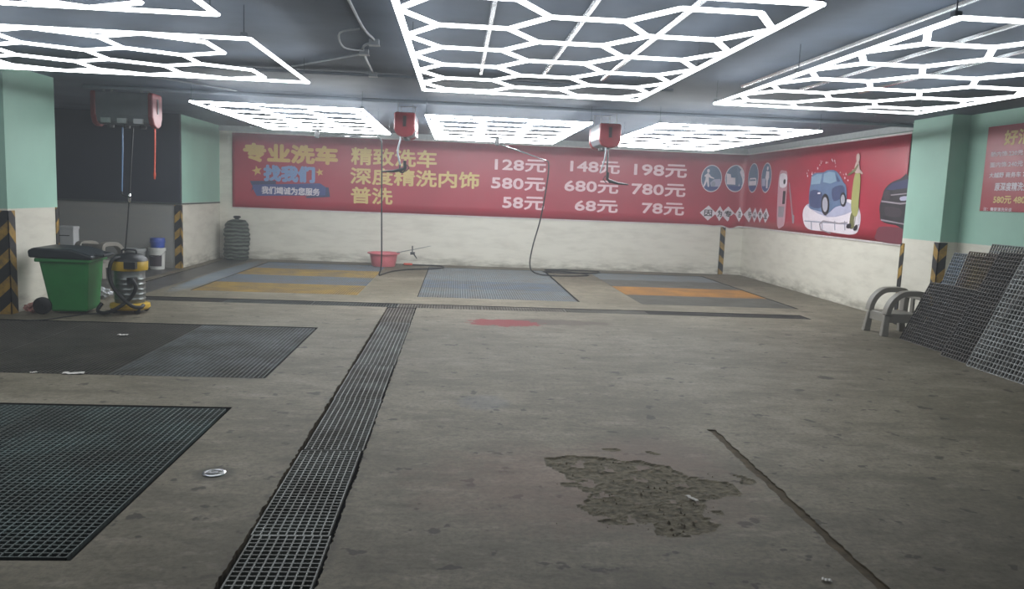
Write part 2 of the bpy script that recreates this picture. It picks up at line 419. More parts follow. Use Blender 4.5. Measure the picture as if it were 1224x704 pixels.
hex_light(-5.70, -1.46, 2.87, 5.01, 0.36, 'hexagon LED grid light at the very top left corner', along='x')
hex_light(-3.33, -1.23, 10.30, 14.44, 0.20, 'far hexagon LED grid light over the yellow and blue bay', glow='glow_far')
hex_light(-0.44, 1.75, 10.68, 15.15, 0.20, 'far hexagon LED grid light over the blue middle bay', glow='glow_far')
hex_light(2.60, 4.75, 10.35, 14.92, 0.36, 'far hexagon LED grid light over the orange and grey bay', glow='glow_far')

# ------------------------------------------------------------------ gratings
PITCHG, BAR = 0.0385, 0.0068
GCACHE = {}
def grate_mesh(wd, ln, mat, dep=0.022, PITCHG=PITCHG):
    key = (round(wd, 3), round(ln, 3), mat, dep, PITCHG)
    if key in GCACHE: return GCACHE[key]
    mb = MB(); b = BAR/2
    nx = max(1, round(wd/PITCHG)); ny = max(1, round(ln/PITCHG))
    for i in range(nx + 1):
        x = b + (wd - BAR)*i/nx; mb.box(x - b, x + b, 0, ln, -dep, 0)
    for j in range(ny + 1):
        y = b + (ln - BAR)*j/ny; mb.box(0, wd, y - b, y + b, -dep, -0.0006)
    GCACHE[key] = mb.mesh('grating_panel', mat, fix=False)
    return GCACHE[key]
worn('frp_dark', (92, 97, 94), (52, 54, 50), 0.55, 2.2); worn('frp_teal', (98, 116, 114), (70, 76, 72), 0.6, 1.6)
worn('frp_grey', (152, 156, 152), (104, 102, 96), 0.5, 2.0); worn('frp_dusty', (140, 134, 124), (104, 98, 90), 0.6, 2.5)
worn('frp_black', (50, 50, 48), (70, 66, 60), 0.4, 2.0); worn('frp_yellow', (176, 144, 66), (128, 112, 84), 0.45, 2.4)
worn('frp_blue', (104, 122, 142), (112, 112, 108), 0.5, 2.4); worn('frp_pale_blue', (126, 138, 146), (124, 122, 116), 0.5, 2.4)
worn('frp_orange', (190, 136, 68), (150, 114, 74), 0.35, 2.4); worn('frp_steelgrey', (120, 126, 128), (80, 80, 76), 0.5, 2.0); worn('frp_mud', (82, 79, 72), (58, 56, 50), 0.5, 2.4); worn('frp_mid', (118, 116, 108), (98, 94, 86), 0.4, 2.4)
worn('frp_olive', (118, 104, 66), (84, 68, 58), 0.6, 3.0); worn('frp_brown', (78, 72, 66), (56, 52, 48), 0.5, 3.0)
worn('frp_silver', (172, 176, 176), (124, 124, 120), 0.4, 3.0)
def grate(x0, x1, y0, y1, mat, label, grp, sink=0.004):
    o = put('grating_panel', grate_mesh(x1 - x0, y1 - y0, mat), None, (x0, y0, -sink)); return tag(o, label, 'floor grating', grp)
G1 = 'gratings of the two left pits'
grate(-2.79, -1.585, 3.28, 5.60, 'frp_teal', 'dark teal floor grating in the nearest left pit, its right panel', G1)
grate(-4.01, -2.80, 3.28, 5.60, 'frp_teal', 'dark teal floor grating in the nearest left pit, cut by picture edge', G1)
grate(-2.79, -1.56, 6.55, 9.00, 'frp_steelgrey', 'grey floor grating in the second left pit, its right panel', G1)
grate(-4.02, -2.80, 6.55, 9.00, 'frp_mud', 'dusty brown floor grating in the second left pit, middle panel', G1)
grate(-5.25, -4.03, 6.55, 9.00, 'frp_mud', 'dusty brown floor grating in front of the green bin, leftmost panel', G1)
ords = ['cut by the lower picture edge', 'second from the photographer', 'third from the photographer', 'fourth from the photographer', 'fifth from the photographer',
        'sixth from the photographer', 'meeting the cross drain']
yy = 2.31
for k in range(7):
    y1 = min(yy + 1.205, 10.78); dx = rnd.uniform(-0.008, 0.008)
    grate(-0.885 + dx, -0.532 + dx, yy, y1, 'frp_grey' if k < 6 else 'frp_dusty', 'narrow grey channel grating, ' + ords[k], 'gratings of the long channel', 0.008 if k % 2 else 0.004)
    yy = y1 + 0.009
xx = -4.27
dl = ['leftmost, beside the dark gutter', 'second from the left', 'third from the left', 'just left of the long channel', 'right of the long channel',
      'behind the red floor stain', 'second from its right end', 'at its right end, nearest the right wall']
for k in range(8):
    x1 = min(xx + 1.16, 5.03)
    grate(xx, x1, 10.83, 11.165, ['frp_black', 'frp_dark', 'frp_dark', 'frp_dusty', 'frp_dusty', 'frp_mid', 'frp_black', 'frp_black'][k], 'narrow cross drain grating ' + dl[k], 'gratings of the cross drain')
    xx = x1 + 0.006
rowl = ['in front row', 'in second row', 'in third row', 'in back row']
for bx, by, nm, cols in ((-3.885, 11.975, 'left bay', ('yellow', 'blue', 'yellow', 'blue')), (-0.545, 11.975, 'middle bay', ('pale_blue', 'blue', 'pale_blue', 'pale_blue')), (2.88, 11.895, 'right bay', ('mid', 'orange', 'mid', 'pale_blue'))):
    for k, c in enumerate(cols):
        word = {'yellow': 'worn yellow', 'blue': 'faded blue', 'pale_blue': 'pale blue grey', 'mid': 'dusty grey', 'orange': 'orange'}[c]
        grate(bx, bx + 2.43, by + k*1.222, by + k*1.222 + 1.215, 'frp_' + c, '%s floor grating %s of far %s' % (word, rowl[k], nm), 'gratings of the far wash bays')

# spare gratings leaning at the right wall
def leaning(y0, y1, xb, xt, zt, mat, label, tw=0.0, pitch=0.044, dep=0.02):
    L = math.hypot(xt - xb, zt); o = put('grating_panel', grate_mesh(y1 - y0, L, mat, dep, pitch)); tag(o, label, 'floor grating', 'spare gratings leaning at the right wall')
    ux = Vector((0, -1, 0)); uy = Vector((xt - xb, 0, zt)).normalized(); uz = ux.cross(uy)
    m = Matrix((ux, uy, uz)).transposed().to_4x4(); m.translation = Vector((xb, y1, 0.002)); o.matrix_world = m @ Matrix.Rotation(tw, 4, 'Z')
    return o
leaning(8.33, 9.37, 5.52, 5.85, 0.72, 'frp_brown', 'short dark brown grating leaning at the front beside the plastic chair', 0.0)
leaning(6.40, 8.33, 5.40, 5.96, 1.17, 'frp_brown', 'tall dark brown grating leaning in the middle of the stack')
leaning(6.55, 7.79, 5.34, 5.86, 1.21, 'frp_silver', 'tall light grey grating leaning nearest the photographer', pitch=0.052, dep=0.016)
leaning(7.9, 9.02, 5.70, 6.07, 1.13, 'frp_olive', 'worn yellow and brown grating leaning behind the short dark one')
leaning(8.25, 9.38, 5.77, 6.12, 1.09, 'frp_blue', 'faded blue grating leaning behind the yellow one')
leaning(6.60, 8.90, 5.84, 6.26, 1.23, 'frp_pale_blue', 'pale blue grating at the back of the leaning stack, top edge showing')

# ------------------------------------------------------------------ black and yellow corner guards
def guard(cx, cy, d1, d2, w1, w2, z1, mat, label):
    t = 0.012; me = bpy.data.meshes.new('corner_guard'); vs = []; fs = []; uvs = []
    d1 = Vector(d1); d2 = Vector(d2)      # flange directions; outward normal of flange 1 is -d2
    def panel(d, nrm, wd):
        o = len(vs)
        c0 = Vector((0, 0, 0)) + nrm*t
        q = [(c0 - (-nrm*0), 0)]
        A = nrm*t + (-(d2 if d is d1 else d1))*0
        base = nrm*t + (d1 + d2)*(-t)*0
        for z in (0.0, z1):
            for r in (-t, wd):
                for k in (1, 0):
                    vs.append(tuple(d*r + nrm*(t*k) + Vector((0, 0, z)))); uvs.append((max(r, 0), z))
        fs.extend([tuple(o + i for i in f) for f in ((0, 2, 6, 4), (1, 5, 7, 3), (0, 4, 5, 1), (2, 3, 7, 6), (4, 6, 7, 5), (0, 1, 3, 2))])
    panel(d1, -d2, w1); panel(d2, -d1, w2)
    me.from_pydata(vs, [], fs); uvl = me.uv_layers.new(name='UVMap')
    for lp in me.loops: uvl.data[lp.index].uv = uvs[lp.vertex_index]
    bm = bmesh.new(); bm.from_mesh(me); bmesh.ops.recalc_face_normals(bm, faces=bm.faces); bm.to_mesh(me); bm.free()
    me.materials.append(MATS[mat])
    o = put('corner_guard', me, None, (cx, cy, 0.0)); return tag(o, label, 'corner guard', 'black and yellow corner guards')
guard(XL, 9.37, (-1, 0, 0), (0, 1, 0), 0.12, 0.13, 1.18, 'chevron_v', 'black and yellow corner guard on the left pillar beside the green bin')
guard(XL, 10.50, (-1, 0, 0), (0, -1, 0), 0.12, 0.06, 1.20, 'chevron_v', 'black and yellow corner guard on the left pillar behind the bin lid')
guard(XL, YREC, (-1, 0, 0), (0, 1, 0), 0.10, 0.10, 1.16, 'chevron_v', 'black and yellow corner guard beside the white bucket in the recess')
guard(5.90, YB, (1, 0, 0), (0, 1, 0), 0.10, 0.02, 1.06, 'chevron_v', 'black and yellow guard strip on the back wall near its right corner')
guard(6.16, 10.62, (1, 0, 0), (0, -1, 0), 0.10, 0.07, 1.13, 'chevron_a', 'narrow black and yellow guard on the right pillar behind the plastic chair')
guard(6.16, 9.76, (1, 0, 0), (0, 1, 0), 0.10, 0.10, 1.19, 'chevron_a', 'black and yellow corner guard on the right pillar above the leaning gratings')

# ------------------------------------------------------------------ banner, sign and their print
BX0 = -4.78; S1 = XR - BX0; BZ0, BZ1 = 1.10, 2.66; SEND = S1 + (YB - 11.02)
def wob(s, z): return 0.006*noise.noise((s*0.9, z*0.7, 3.3)) + (0.02*math.exp(-((s - S1 + 0.3)/0.35)**2)*math.sin(s*22)*max(0, (1.6 - z)) )
def banner_pt(s, z, off=0.0):
    o = 0.022 + wob(s, z) + off
    def raw(q):
        return Vector((BX0 + q, YB - o, z)) if q <= S1 else Vector((XR - o, YB - (q - S1), z))
    k = 0.22
    if abs(s - S1) < k:
        t = (s - S1 + k)/(2*k); A, C, B = raw(S1 - k), Vector((XR - o, YB - o, z)), raw(S1 + k)
        return A*(1 - t)**2 + C*(2*t*(1 - t)) + B*t*t
    return raw(s)
def px_back(px, py): p = onY(px, py, YB - 0.022); return (p.x - BX0, p.z)
def px_right(px, py): p = onX(px, py, XR - 0.022); return (S1 + YB - p.y, p.z)
def sign_pt(s, z, off=0.0): return Vector((XR - 0.012 - off, YB - (s - S1), z))

def ink(name, rgb, rough=0.5): return plain('ink_' + name, rgb, rough, 0, 0.04, 6)
for nme, rgb in (('yellow', (214, 190, 120)), ('pink', (232, 200, 205)), ('sky', (122, 150, 196)), ('navy', (58, 70, 132)), ('navy_dark', (40, 48, 92)), ('white', (225, 215, 222)), ('gold', (212, 176, 96)),
                 ('steel_blue', (92, 112, 142)), ('lav', (176, 176, 200)), ('tile', (150, 154, 172)), ('car_blue', (96, 118, 152)), ('car_dark', (62, 74, 112)), ('glass', (134, 160, 182)), ('black', (34, 30, 36)), ('charcoal', (56, 46, 54)),
                 ('grey', (150, 140, 148)), ('dim_red', (128, 34, 50)), ('lime', (164, 162, 96)), ('skin', (196, 168, 160)), ('smoke', (112, 44, 58)), ('white_dim', (196, 150, 162)), ('wheel', (168, 166, 178)), ('olive', (112, 112, 66))): ink(nme, rgb)
def banner_ink():
    t = NT('banner_vinyl'); p = t.pos(); n1 = t.noise(p, 0.8, 4)
    MATS['banner'] = t.set(t.ramp(n1, [(0.3, srgb(158, 30, 52)), (0.7, srgb(176, 40, 62))]), 0.38, 0, t.noise(t.mapped(p, (3, 3, 0.6)), 2.0, 3), 0.1, 0.01)
banner_ink()
plain('hem', (206, 198, 196), 0.5)

def flat_part(name, verts2, faces, mat, parent, fn, off):
    me = bpy.data.meshes.new(name); me.from_pydata([tuple(fn(s, z, off)) for s, z in verts2], [], faces)
    me.materials.append(MATS[mat]); return put(name, me, parent)
def area2(p): return sum(p[i][0]*p[(i + 1) % len(p)][1] - p[(i + 1) % len(p)][0]*p[i][1] for i in range(len(p)))
def poly(name, pts, mat, parent, fn, off, sm=0):
    if sm:
        q = [Vector((a, b, 0)) for a, b in pts]; n = len(q); out = []
        for i in range(n):
            p0, p1, p2, p3 = q[i - 1], q[i], q[(i + 1) % n], q[(i + 2) % n]
            for k in range(sm):
                t = k/sm; v = 0.5*((2*p1) + (p2 - p0)*t + (2*p0 - 5*p1 + 4*p2 - p3)*t*t + (3*p1 - p0 - 3*p2 + p3)*t**3); out.append((v.x, v.y))
        pts = out
    if area2(pts) > 0: pts = pts[::-1]
    return flat_part(name, pts, [tuple(range(len(pts)))[::-1]], mat, parent, fn, off)
def disc(name, c, rx, rz, mat, parent, fn, off, n=28):
    return poly(name, [(c[0] + rx*math.cos(2*PI*k/n), c[1] + rz*math.sin(2*PI*k/n)) for k in range(n)], mat, parent, fn, off)

GLY = {}
def glyphs(body):
    if body not in GLY:
        cu = bpy.data.curves.new('t', 'FONT'); cu.body = body; cu.resolution_u = 3
        ob = bpy.data.objects.new('t', cu); COL.objects.link(ob); bpy.context.view_layer.update()
        me = bpy.data.meshes.new_from_object(ob.evaluated_get(bpy.context.evaluated_depsgraph_get()))
        vs = [(v.co.x, v.co.y) for v in me.vertices]; fs = [tuple(p.vertices) for p in me.polygons]
        bpy.data.objects.remove(ob); bpy.data.curves.remove(cu); bpy.data.meshes.remove(me); GLY[body] = (vs, fs)
    return GLY[body]
def lettering(body, s0, s1, z0, z1, mat, parent, fn, off=0.006, bold=0.0):
    vs, fs = glyphs(body); xa = min(v[0] for v in vs); xb = max(v[0] for v in vs); ya = min(v[1] for v in vs); yb = max(v[1] for v in vs)
    V = []; F = []; b = bold*(z1 - z0)
    ring = [(0, 0)] + ([(math.cos(k*PI/4)*b, math.sin(k*PI/4)*b) for k in range(8)] if bold else [])
    for k, (dx, dy) in enumerate(ring):
        o = len(V)
        V += [fn(s0 + b + (v[0] - xa)/(xb - xa)*(s1 - s0 - 2*b) + dx, z0 + b + (v[1] - ya)/(yb - ya)*(z1 - z0 - 2*b) + dy, off + k*0.00004) for v in vs]
        F += [tuple(i + o for i in f) for f in fs]
    me = bpy.data.meshes.new('lettering'); me.from_pydata([tuple(v) for v in V], [], F); me.materials.append(MATS[mat])
    return put('lettering', me, parent)
def text_px(body, xl, yt, yb, xr, mat, parent, bold=0.03, conv=px_back, fn=banner_pt, off=0.006, slope=0.041):
    s0, z1 = conv(xl, yt); _, z0 = conv(xl, yb); s1, _ = conv(xr, yt + slope*(xr - xl))
    return lettering(body, s0, s1, z0, z1, mat, parent, fn, off, bold)

ban = thing('banner', 'long red price banner with yellow and white Chinese lettering', 'banner', (0, YB, BZ0))
ban.location = (0, 0, 0)
mb = MB(); ns, nz = 240, 8
V = []
for j in range(nz + 1):
    for i in range(ns + 1):
        s = SEND*i/ns; z = BZ0 + (BZ1 - BZ0)*j/nz
        sag = -0.03*math.exp(-((s - S1 + 0.35)/0.3)**2)*(1 - j/nz)*(1 + math.sin(s*14))
        V.append(banner_pt(s, z + sag))
mb.add(V, [(j*(ns + 1) + i, j*(ns + 1) + i + 1, (j + 1)*(ns + 1) + i + 1, (j + 1)*(ns + 1) + i) for j in range(nz) for i in range(ns)])
o = mb.build('vinyl_sheet', 'banner', ban, True, fix=False); o['label'] = 'crimson vinyl sheet'
md = o.modifiers.new('thick', 'SOLIDIFY'); md.thickness = 0.003; md.offset = 1
for zz in (BZ0 - 0.03, BZ1):
    mb = MB(); V = []
    for i in range(ns + 1):
        s = SEND*i/ns; sag = -0.06*math.exp(-((s - S1 + 0.35)/0.3)**2)*(0.5 + 0.5*math.sin(s*14)) if zz < 2 else 0
        V += [banner_pt(s, zz + sag, -0.002), banner_pt(s, zz + 0.03 + sag*0.9, 0.001)]
    mb.add(V, [(2*i, 2*i + 2, 2*i + 3, 2*i + 1) for i in range(ns)]); mb.build('hem', 'hem', ban, fix=False)
T = lambda *a, **k: text_px(*a, parent=ban, **k)
text_px('精致洗车', 419.6, 175.5, 196.8, 522.5, 'ink_yellow', ban, 0.03)
text_px('深度精洗内饰', 418.8, 199.6, 219.9, 573.3, 'ink_yellow', ban, 0.03)
text_px('普洗', 419.5, 223.0, 243.0, 469.6, 'ink_yellow', ban, 0.03)
for body, a, b, c, d in (('128元', 591.7, 188.7, 204.0, 653.3), ('580元', 587.4, 210.4, 226.3, 652.2), ('58元', 600.8, 233.7, 249.7, 651.2),
                         ('148元', 682.0, 190.8, 206.0, 741.4), ('680元', 675.0, 214.0, 229.5, 739.7), ('68元', 687.3, 238.0, 252.8, 738.9),
                         ('198元', 758.4, 194.4, 210.4, 821.7), ('780元', 755.2, 217.8, 233.3, 820.0), ('78元', 767.6, 241.0, 256.0, 818.3)):
    text_px(body, a, b, c, d, 'ink_pink', ban, 0.035)
text_px('专业洗车', 290.5, 170.0, 193.0, 404.3, 'ink_gold', ban, 0.06)
zb = lambda x, y: px_back(270 + x/7.82, 160 + y/7.82)
poly('ribbon', [zb(225, 440), zb(470, 438), zb(465, 490), zb(270, 500), zb(235, 540), zb(250, 490)], 'ink_navy_dark', ban, banner_pt, 0.005)
poly('ribbon', [zb(740, 585), zb(900, 560), zb(905, 500), zb(960, 500), zb(975, 590), zb(760, 600)], 'ink_navy_dark', ban, banner_pt, 0.005)
poly('ribbon', [zb(250, 475), zb(880, 462), zb(935, 500), zb(930, 575), zb(290, 580), zb(262, 530)], 'ink_navy', ban, banner_pt, 0.008)
text_px('找我们', 314.8, 196.5, 216.6, 376.8, 'ink_sky', ban, 0.06, off=0.010)
text_px('我们竭诚为您服务', 312.8, 222.4, 231.6, 382.5, 'ink_white', ban, 0.03, off=0.012, slope=0.02)
for cx, cy, r in ((292, 345, 50), (878, 360, 38)):
    pts = []
    for k in range(10):
        a = PI/2 + 0.2 + k*PI/5; q = r*(1.0 if k % 2 == 0 else 0.42); pts.append(zb(cx + q*math.cos(a), cy - q*math.sin(a)))
    poly('star', pts, 'ink_gold', ban, banner_pt, 0.006)
# round service pictograms
zc = lambda x, y: (px_back if x < 445 else px_right)(830 + x/7.04, 180 + y/7.04)
def icon(x0, x1, y0, y1, kind):
    A = zc(x0, (y0 + y1)/2); B = zc(x1, (y0 + y1)/2); C = zc((x0 + x1)/2, y0); D = zc((x0 + x1)/2, y1)
    c = ((A[0] + B[0])/2, (C[1] + D[1])/2); rx = (B[0] - A[0])/2; rz = (C[1] - D[1])/2
    disc('pictogram', c, rx, rz, 'ink_white', ban, banner_pt, 0.006); disc('pictogram', c, rx*0.93, rz*0.94, 'ink_steel_blue', ban, banner_pt, 0.009)
    P = lambda L, m, o=0.012: poly('pictogram', [(c[0] + a*rx, c[1] + b*rz) for a, b in L], m, ban, banner_pt, o)
    P([(-0.75, -0.55), (0.75, -0.55), (0.55, -0.78), (0.0, -0.88), (-0.55, -0.78)], 'ink_navy')
    if kind == 0:
        disc('pictogram', (c[0] - 0.35*rx, c[1] + 0.55*rz), 0.13*rx, 0.14*rz, 'ink_white', ban, banner_pt, 0.012)
        P([(-0.7, 0.2), (-0.35, 0.42), (-0.05, 0.15), (0.25, 0.05), (0.22, -0.02), (-0.1, 0.04), (-0.28, 0.1), (-0.25, -0.1), (-0.18, -0.62), (-0.32, -0.62), (-0.42, -0.2), (-0.62, -0.62), (-0.76, -0.6), (-0.58, -0.1), (-0.55, 0.1), (-0.68, 0.12)], 'ink_white')
        P([(-0.1, -0.3), (0.25, -0.05), (0.85, 0.0), (0.9, -0.35), (0.7, -0.58), (0.0, -0.58)], 'ink_lav', 0.013)
        disc('pictogram', (c[0] + 0.2*rx, c[1] - 0.4*rz), 0.2*rx, 0.2*rz, 'ink_tile', ban, banner_pt, 0.016)
    elif kind == 1:
        P([(-0.88, 0.35), (-0.5, 0.3), (-0.45, 0.05), (-0.05, 0.05), (-0.02, -0.45), (-0.8, -0.45)], 'ink_white')
        disc('pictogram', (c[0] + 0.55*rx, c[1] + 0.62*rz), 0.13*rx, 0.14*rz, 'ink_white', ban, banner_pt, 0.012)
        P([(0.28, 0.4), (0.82, 0.4), (0.88, 0.18), (0.7, 0.2), (0.66, -0.2), (0.72, -0.68), (0.56, -0.68), (0.52, -0.25), (0.46, -0.68), (0.3, -0.68), (0.38, -0.1), (0.38, 0.2), (0.2, 0.15)], 'ink_white', 0.013)
    elif kind == 2:
        P([(-0.55, 0.0), (-0.3, 0.0), (0.3, 0.0), (0.6, -0.02), (0.75, -0.25), (0.7, -0.5), (-0.7, -0.5), (-0.75, -0.25)], 'ink_white')
        P([(-0.5, -0.1), (0.5, -0.1), (0.6, -0.2), (-0.6, -0.2)], 'ink_steel_blue', 0.015)
    else:
        disc('pictogram', (c[0] + 0.2*rx, c[1] + 0.62*rz), 0.16*rx, 0.13*rz, 'ink_white', ban, banner_pt, 0.012)
        P([(0.0, 0.45), (0.55, 0.4), (0.6, 0.0), (0.4, -0.2), (0.45, -0.7), (0.15, -0.7), (0.1, -0.2), (-0.1, 0.0)], 'ink_white', 0.013)
        P([(-0.75, -0.05), (-0.1, -0.05), (0.0, -0.55), (-0.6, -0.55)], 'ink_lav', 0.015)
icon(55, 232, 120, 350, 0); icon(256, 440, 120, 350, 1); icon(455, 542, 106, 355, 2); icon(566, 652, 102, 356, 3)
for ch, x, hw in zip('因为专注所以专业', (115, 212, 282, 388, 466, 511, 557, 604), (70, 40, 62, 46, 24, 24, 26, 28)):
    y = 525 + (x - 115)*0.045; A = zc(x - hw, y); B = zc(x + hw, y); C = zc(x, y - 64); D = zc(x, y + 64)
    poly('diamond', [(A[0], (C[1] + D[1])/2), (zc(x, y)[0], C[1]), (B[0], (C[1] + D[1])/2), (zc(x, y)[0], D[1])], 'ink_white', ban, banner_pt, 0.006 + 0.002*(x % 2))
    hs = (B[0] - A[0])*0.24; hz = (C[1] - D[1])*0.22; m = zc(x, y)
    lettering(ch, m[0] - hs, m[0] + hs, (C[1] + D[1])/2 - hz, (C[1] + D[1])/2 + hz, 'ink_charcoal', ban, banner_pt, 0.012, 0.03)
# upright machine with a wand
Q = lambda L: [zc(*p) for p in L]
poly('machine_print', Q([(705, 330), (722, 180), (760, 170), (785, 200), (775, 420), (762, 600), (742, 640), (700, 630)]), 'ink_white_dim', ban, banner_pt, 0.006, 3)
poly('machine_print', Q([(728, 200), (782, 205), (776, 300), (724, 305)]), 'ink_white', ban, banner_pt, 0.009, 3)
poly('machine_print', Q([(750, 340), (772, 340), (764, 450), (742, 450)]), 'ink_charcoal', ban, banner_pt, 0.009)
poly('machine_print', Q([(712, 470), (760, 470), (752, 560), (708, 560)]), 'ink_grey', ban, banner_pt, 0.009)
disc('machine_print', zc(763, 262), 0.05, 0.05, 'ink_black', ban, banner_pt, 0.012)
poly('machine_print', Q([(797, 270), (803, 270), (830, 540), (842, 545), (838, 612), (826, 612), (822, 545)]), 'ink_grey', ban, banner_pt, 0.006)
# blue car on a tiled platform
zd = lambda x, y: px_right(940 + x/5.03, 160 + y/5.03)
D = lambda L: [zd(*p) for p in L]
def dp(name, L, m, off, sm=0): return poly(name, D(L), 'ink_' + m, ban, banner_pt, off, sm)
dp('platform_print', [(112, 440), (160, 415), (300, 395), (400, 400), (445, 470), (440, 560), (400, 605), (250, 588), (130, 570), (100, 500)], 'white', 0.006, 4)
dp('platform_print', [(112, 520), (440, 545), (438, 552), (112, 527)], 'tile', 0.009)
for x in (150, 215, 290, 350): dp('platform_print', [(x, 524), (x + 5, 524), (x + 7, 580), (x + 2, 580)], 'tile', 0.0095)
dp('platform_print', [(125, 425), (250, 500), (390, 470), (388, 420), (300, 400)], 'lav', 0.009, 3)
dp('platform_print', [(200, 540), (225, 520), (320, 535), (370, 530), (372, 536), (320, 543), (228, 528), (208, 545), (215, 575), (270, 595), (268, 601), (208, 580)], 'grey', 0.011)
dp('car_print', [(140, 420), (142, 345), (150, 300), (158, 250), (185, 235), (225, 232), (255, 218), (300, 222), (330, 260), (345, 290), (362, 315), (365, 390), (355, 425), (300, 440), (260, 475), (235, 490), (215, 470), (150, 450)], 'car_blue', 0.012, 3)
dp('car_print', [(150, 345), (215, 350), (222, 440), (150, 435)], 'car_dark', 0.015, 3)
dp('car_print', [(158, 260), (190, 242), (222, 240), (208, 300), (154, 305)], 'glass', 0.015)
dp('car_print', [(232, 240), (262, 228), (296, 232), (306, 285), (268, 300), (226, 290)], 'glass', 0.016)
dp('car_print', [(303, 240), (330, 285), (312, 290)], 'car_dark', 0.016)
dp('car_print', [(280, 330), (345, 310), (350, 370), (290, 405)], 'car_dark', 0.015, 3)
for x, y, rx, ry in ((240, 425, 24, 66), (346, 395, 18, 44)):
    dp('car_print', [(x + rx*math.cos(k*PI/9), y + ry*math.sin(k*PI/9)) for k in range(18)], 'black', 0.019)
    dp('car_print', [(x + rx*0.68*math.cos(k*PI/9), y + ry*0.68*math.sin(k*PI/9)) for k in range(18)], 'wheel', 0.022)
dp('car_print', [(196, 352), (212, 352), (210, 362), (194, 362)], 'white', 0.019)
for k in range(30):   # water drops flying off the roof
    a = rnd.uniform(-0.2, PI + 0.2); r = rnd.uniform(95, 150); x = 250 + r*0.85*math.cos(a); y = 265 - r*0.75*math.sin(a); q = rnd.uniform(3, 7)
    dp('drop_print', [(x - q*0.5, y), (x, y - q*1.6), (x + q*0.5, y), (x, y + q*1.2)], 'white', 0.0125)
# standing attendant in yellow
dp('attendant_print', [(422, 230), (445, 232), (448, 300), (440, 400), (436, 470), (420, 500), (398, 470), (394, 420), (402, 330), (410, 270)], 'lime', 0.016, 3)
dp('attendant_print', [(400, 470), (420, 490), (412, 560), (384, 566), (388, 500)], 'olive', 0.015, 3)
dp('attendant_print', [(418, 490), (440, 460), (434, 560), (416, 572), (412, 520)], 'white', 0.015, 3)
dp('attendant_print', [(370, 545), (394, 540), (392, 566), (366, 566)], 'black', 0.018, 2)
dp('attendant_print', [(412, 560), (432, 545), (430, 575), (410, 582)], 'black', 0.018, 2)
dp('attendant_print', [(424, 170), (440, 172), (444, 232), (420, 235), (412, 215)], 'skin', 0.017, 3)
dp('attendant_print', [(426, 130), (438, 118), (446, 132), (442, 165), (428, 168)], 'skin', 0.018, 3)
dp('attendant_print', [(372, 246), (412, 212), (436, 180), (440, 188), (420, 226), (376, 254)], 'olive', 0.020)
dp('attendant_print', [(400, 215), (440, 205), (466, 236), (460, 244), (430, 226), (404, 226)], 'skin', 0.019)
# front of a black car at the end of the banner
dp('car_print', [(540, 600), (560, 560), (640, 560), (735, 580), (735, 660), (600, 655), (535, 630)], 'smoke', 0.006, 3)
dp('car_print', [(565, 490), (562, 440), (575, 390), (592, 335), (630, 295), (690, 270), (737, 258), (737, 560), (660, 548), (610, 540), (570, 520)], 'black', 0.009, 3)
dp('car_print', [(600, 335), (640, 298), (737, 270), (737, 325), (640, 338)], 'navy_dark', 0.012)
dp('car_print', [(590, 350), (625, 345), (628, 392), (592, 395)], 'charcoal', 0.013, 2)
dp('car_print', [(632, 365), (735, 355), (735, 362), (632, 372)], 'grey', 0.013)
dp('car_print', [(575, 400), (690, 415), (735, 410), (735, 420), (690, 425), (575, 410)], 'grey', 0.014)
dp('car_print', [(600, 440), (690, 450), (690, 500), (604, 490)], 'charcoal', 0.013, 2)
dp('car_print', [(572, 512), (720, 540), (720, 548), (572, 522)], 'grey', 0.014)
dp('car_print', [(690, 380), (735, 375), (735, 398), (692, 402)], 'lav', 0.014, 2)

# the smaller red sign on the right wall
sg = thing('wall_sign', 'red notice sign with yellow heading on the mint green right wall', 'sign')
s0, zt = px_right(1181, 152); _, zbm = px_right(1169, 252); s0 += 0.0; SGW = 1.55
mb = MB(); A = sign_pt(s0, zbm, -0.012); B = sign_pt(s0 + SGW, zt, 0.0); mb.box(B.x, A.x, B.y, A.y, zbm, zt)
plain('sign_red', (160, 28, 46), 0.4, 0, 0.06, 3); mb.build('sign_panel', 'sign_red', sg)
zs = lambda x, y: px_right(1160 + x/6.125, 145 + y/6.125)
def sline(body, x0, x1, yt, yb, mat, bold):
    A = zs(x0, yt); B = zs(x0, yb); C = zs(x1, yt); lettering(body, A[0], C[0], B[1], A[1], mat, sg, sign_pt, 0.003, bold)
sline('好消息', 250, 568, 65, 178, 'ink_yellow', 0.04)
sline('轿内饰:220元 小', 148, 440, 224, 262, 'ink_white', 0.03); sline('面内饰:240元 小', 142, 440, 300, 340, 'ink_white', 0.03)
sline('大越野 商务车 7', 135, 400, 376, 415, 'ink_white', 0.03); sline('原深度精洗全', 176, 430, 448, 510, 'ink_white', 0.03)
sline('580元 480', 166, 400, 545, 602, 'ink_yellow', 0.04); sline('注：需要清洗另谈', 92, 300, 628, 656, 'ink_white', 0.02)

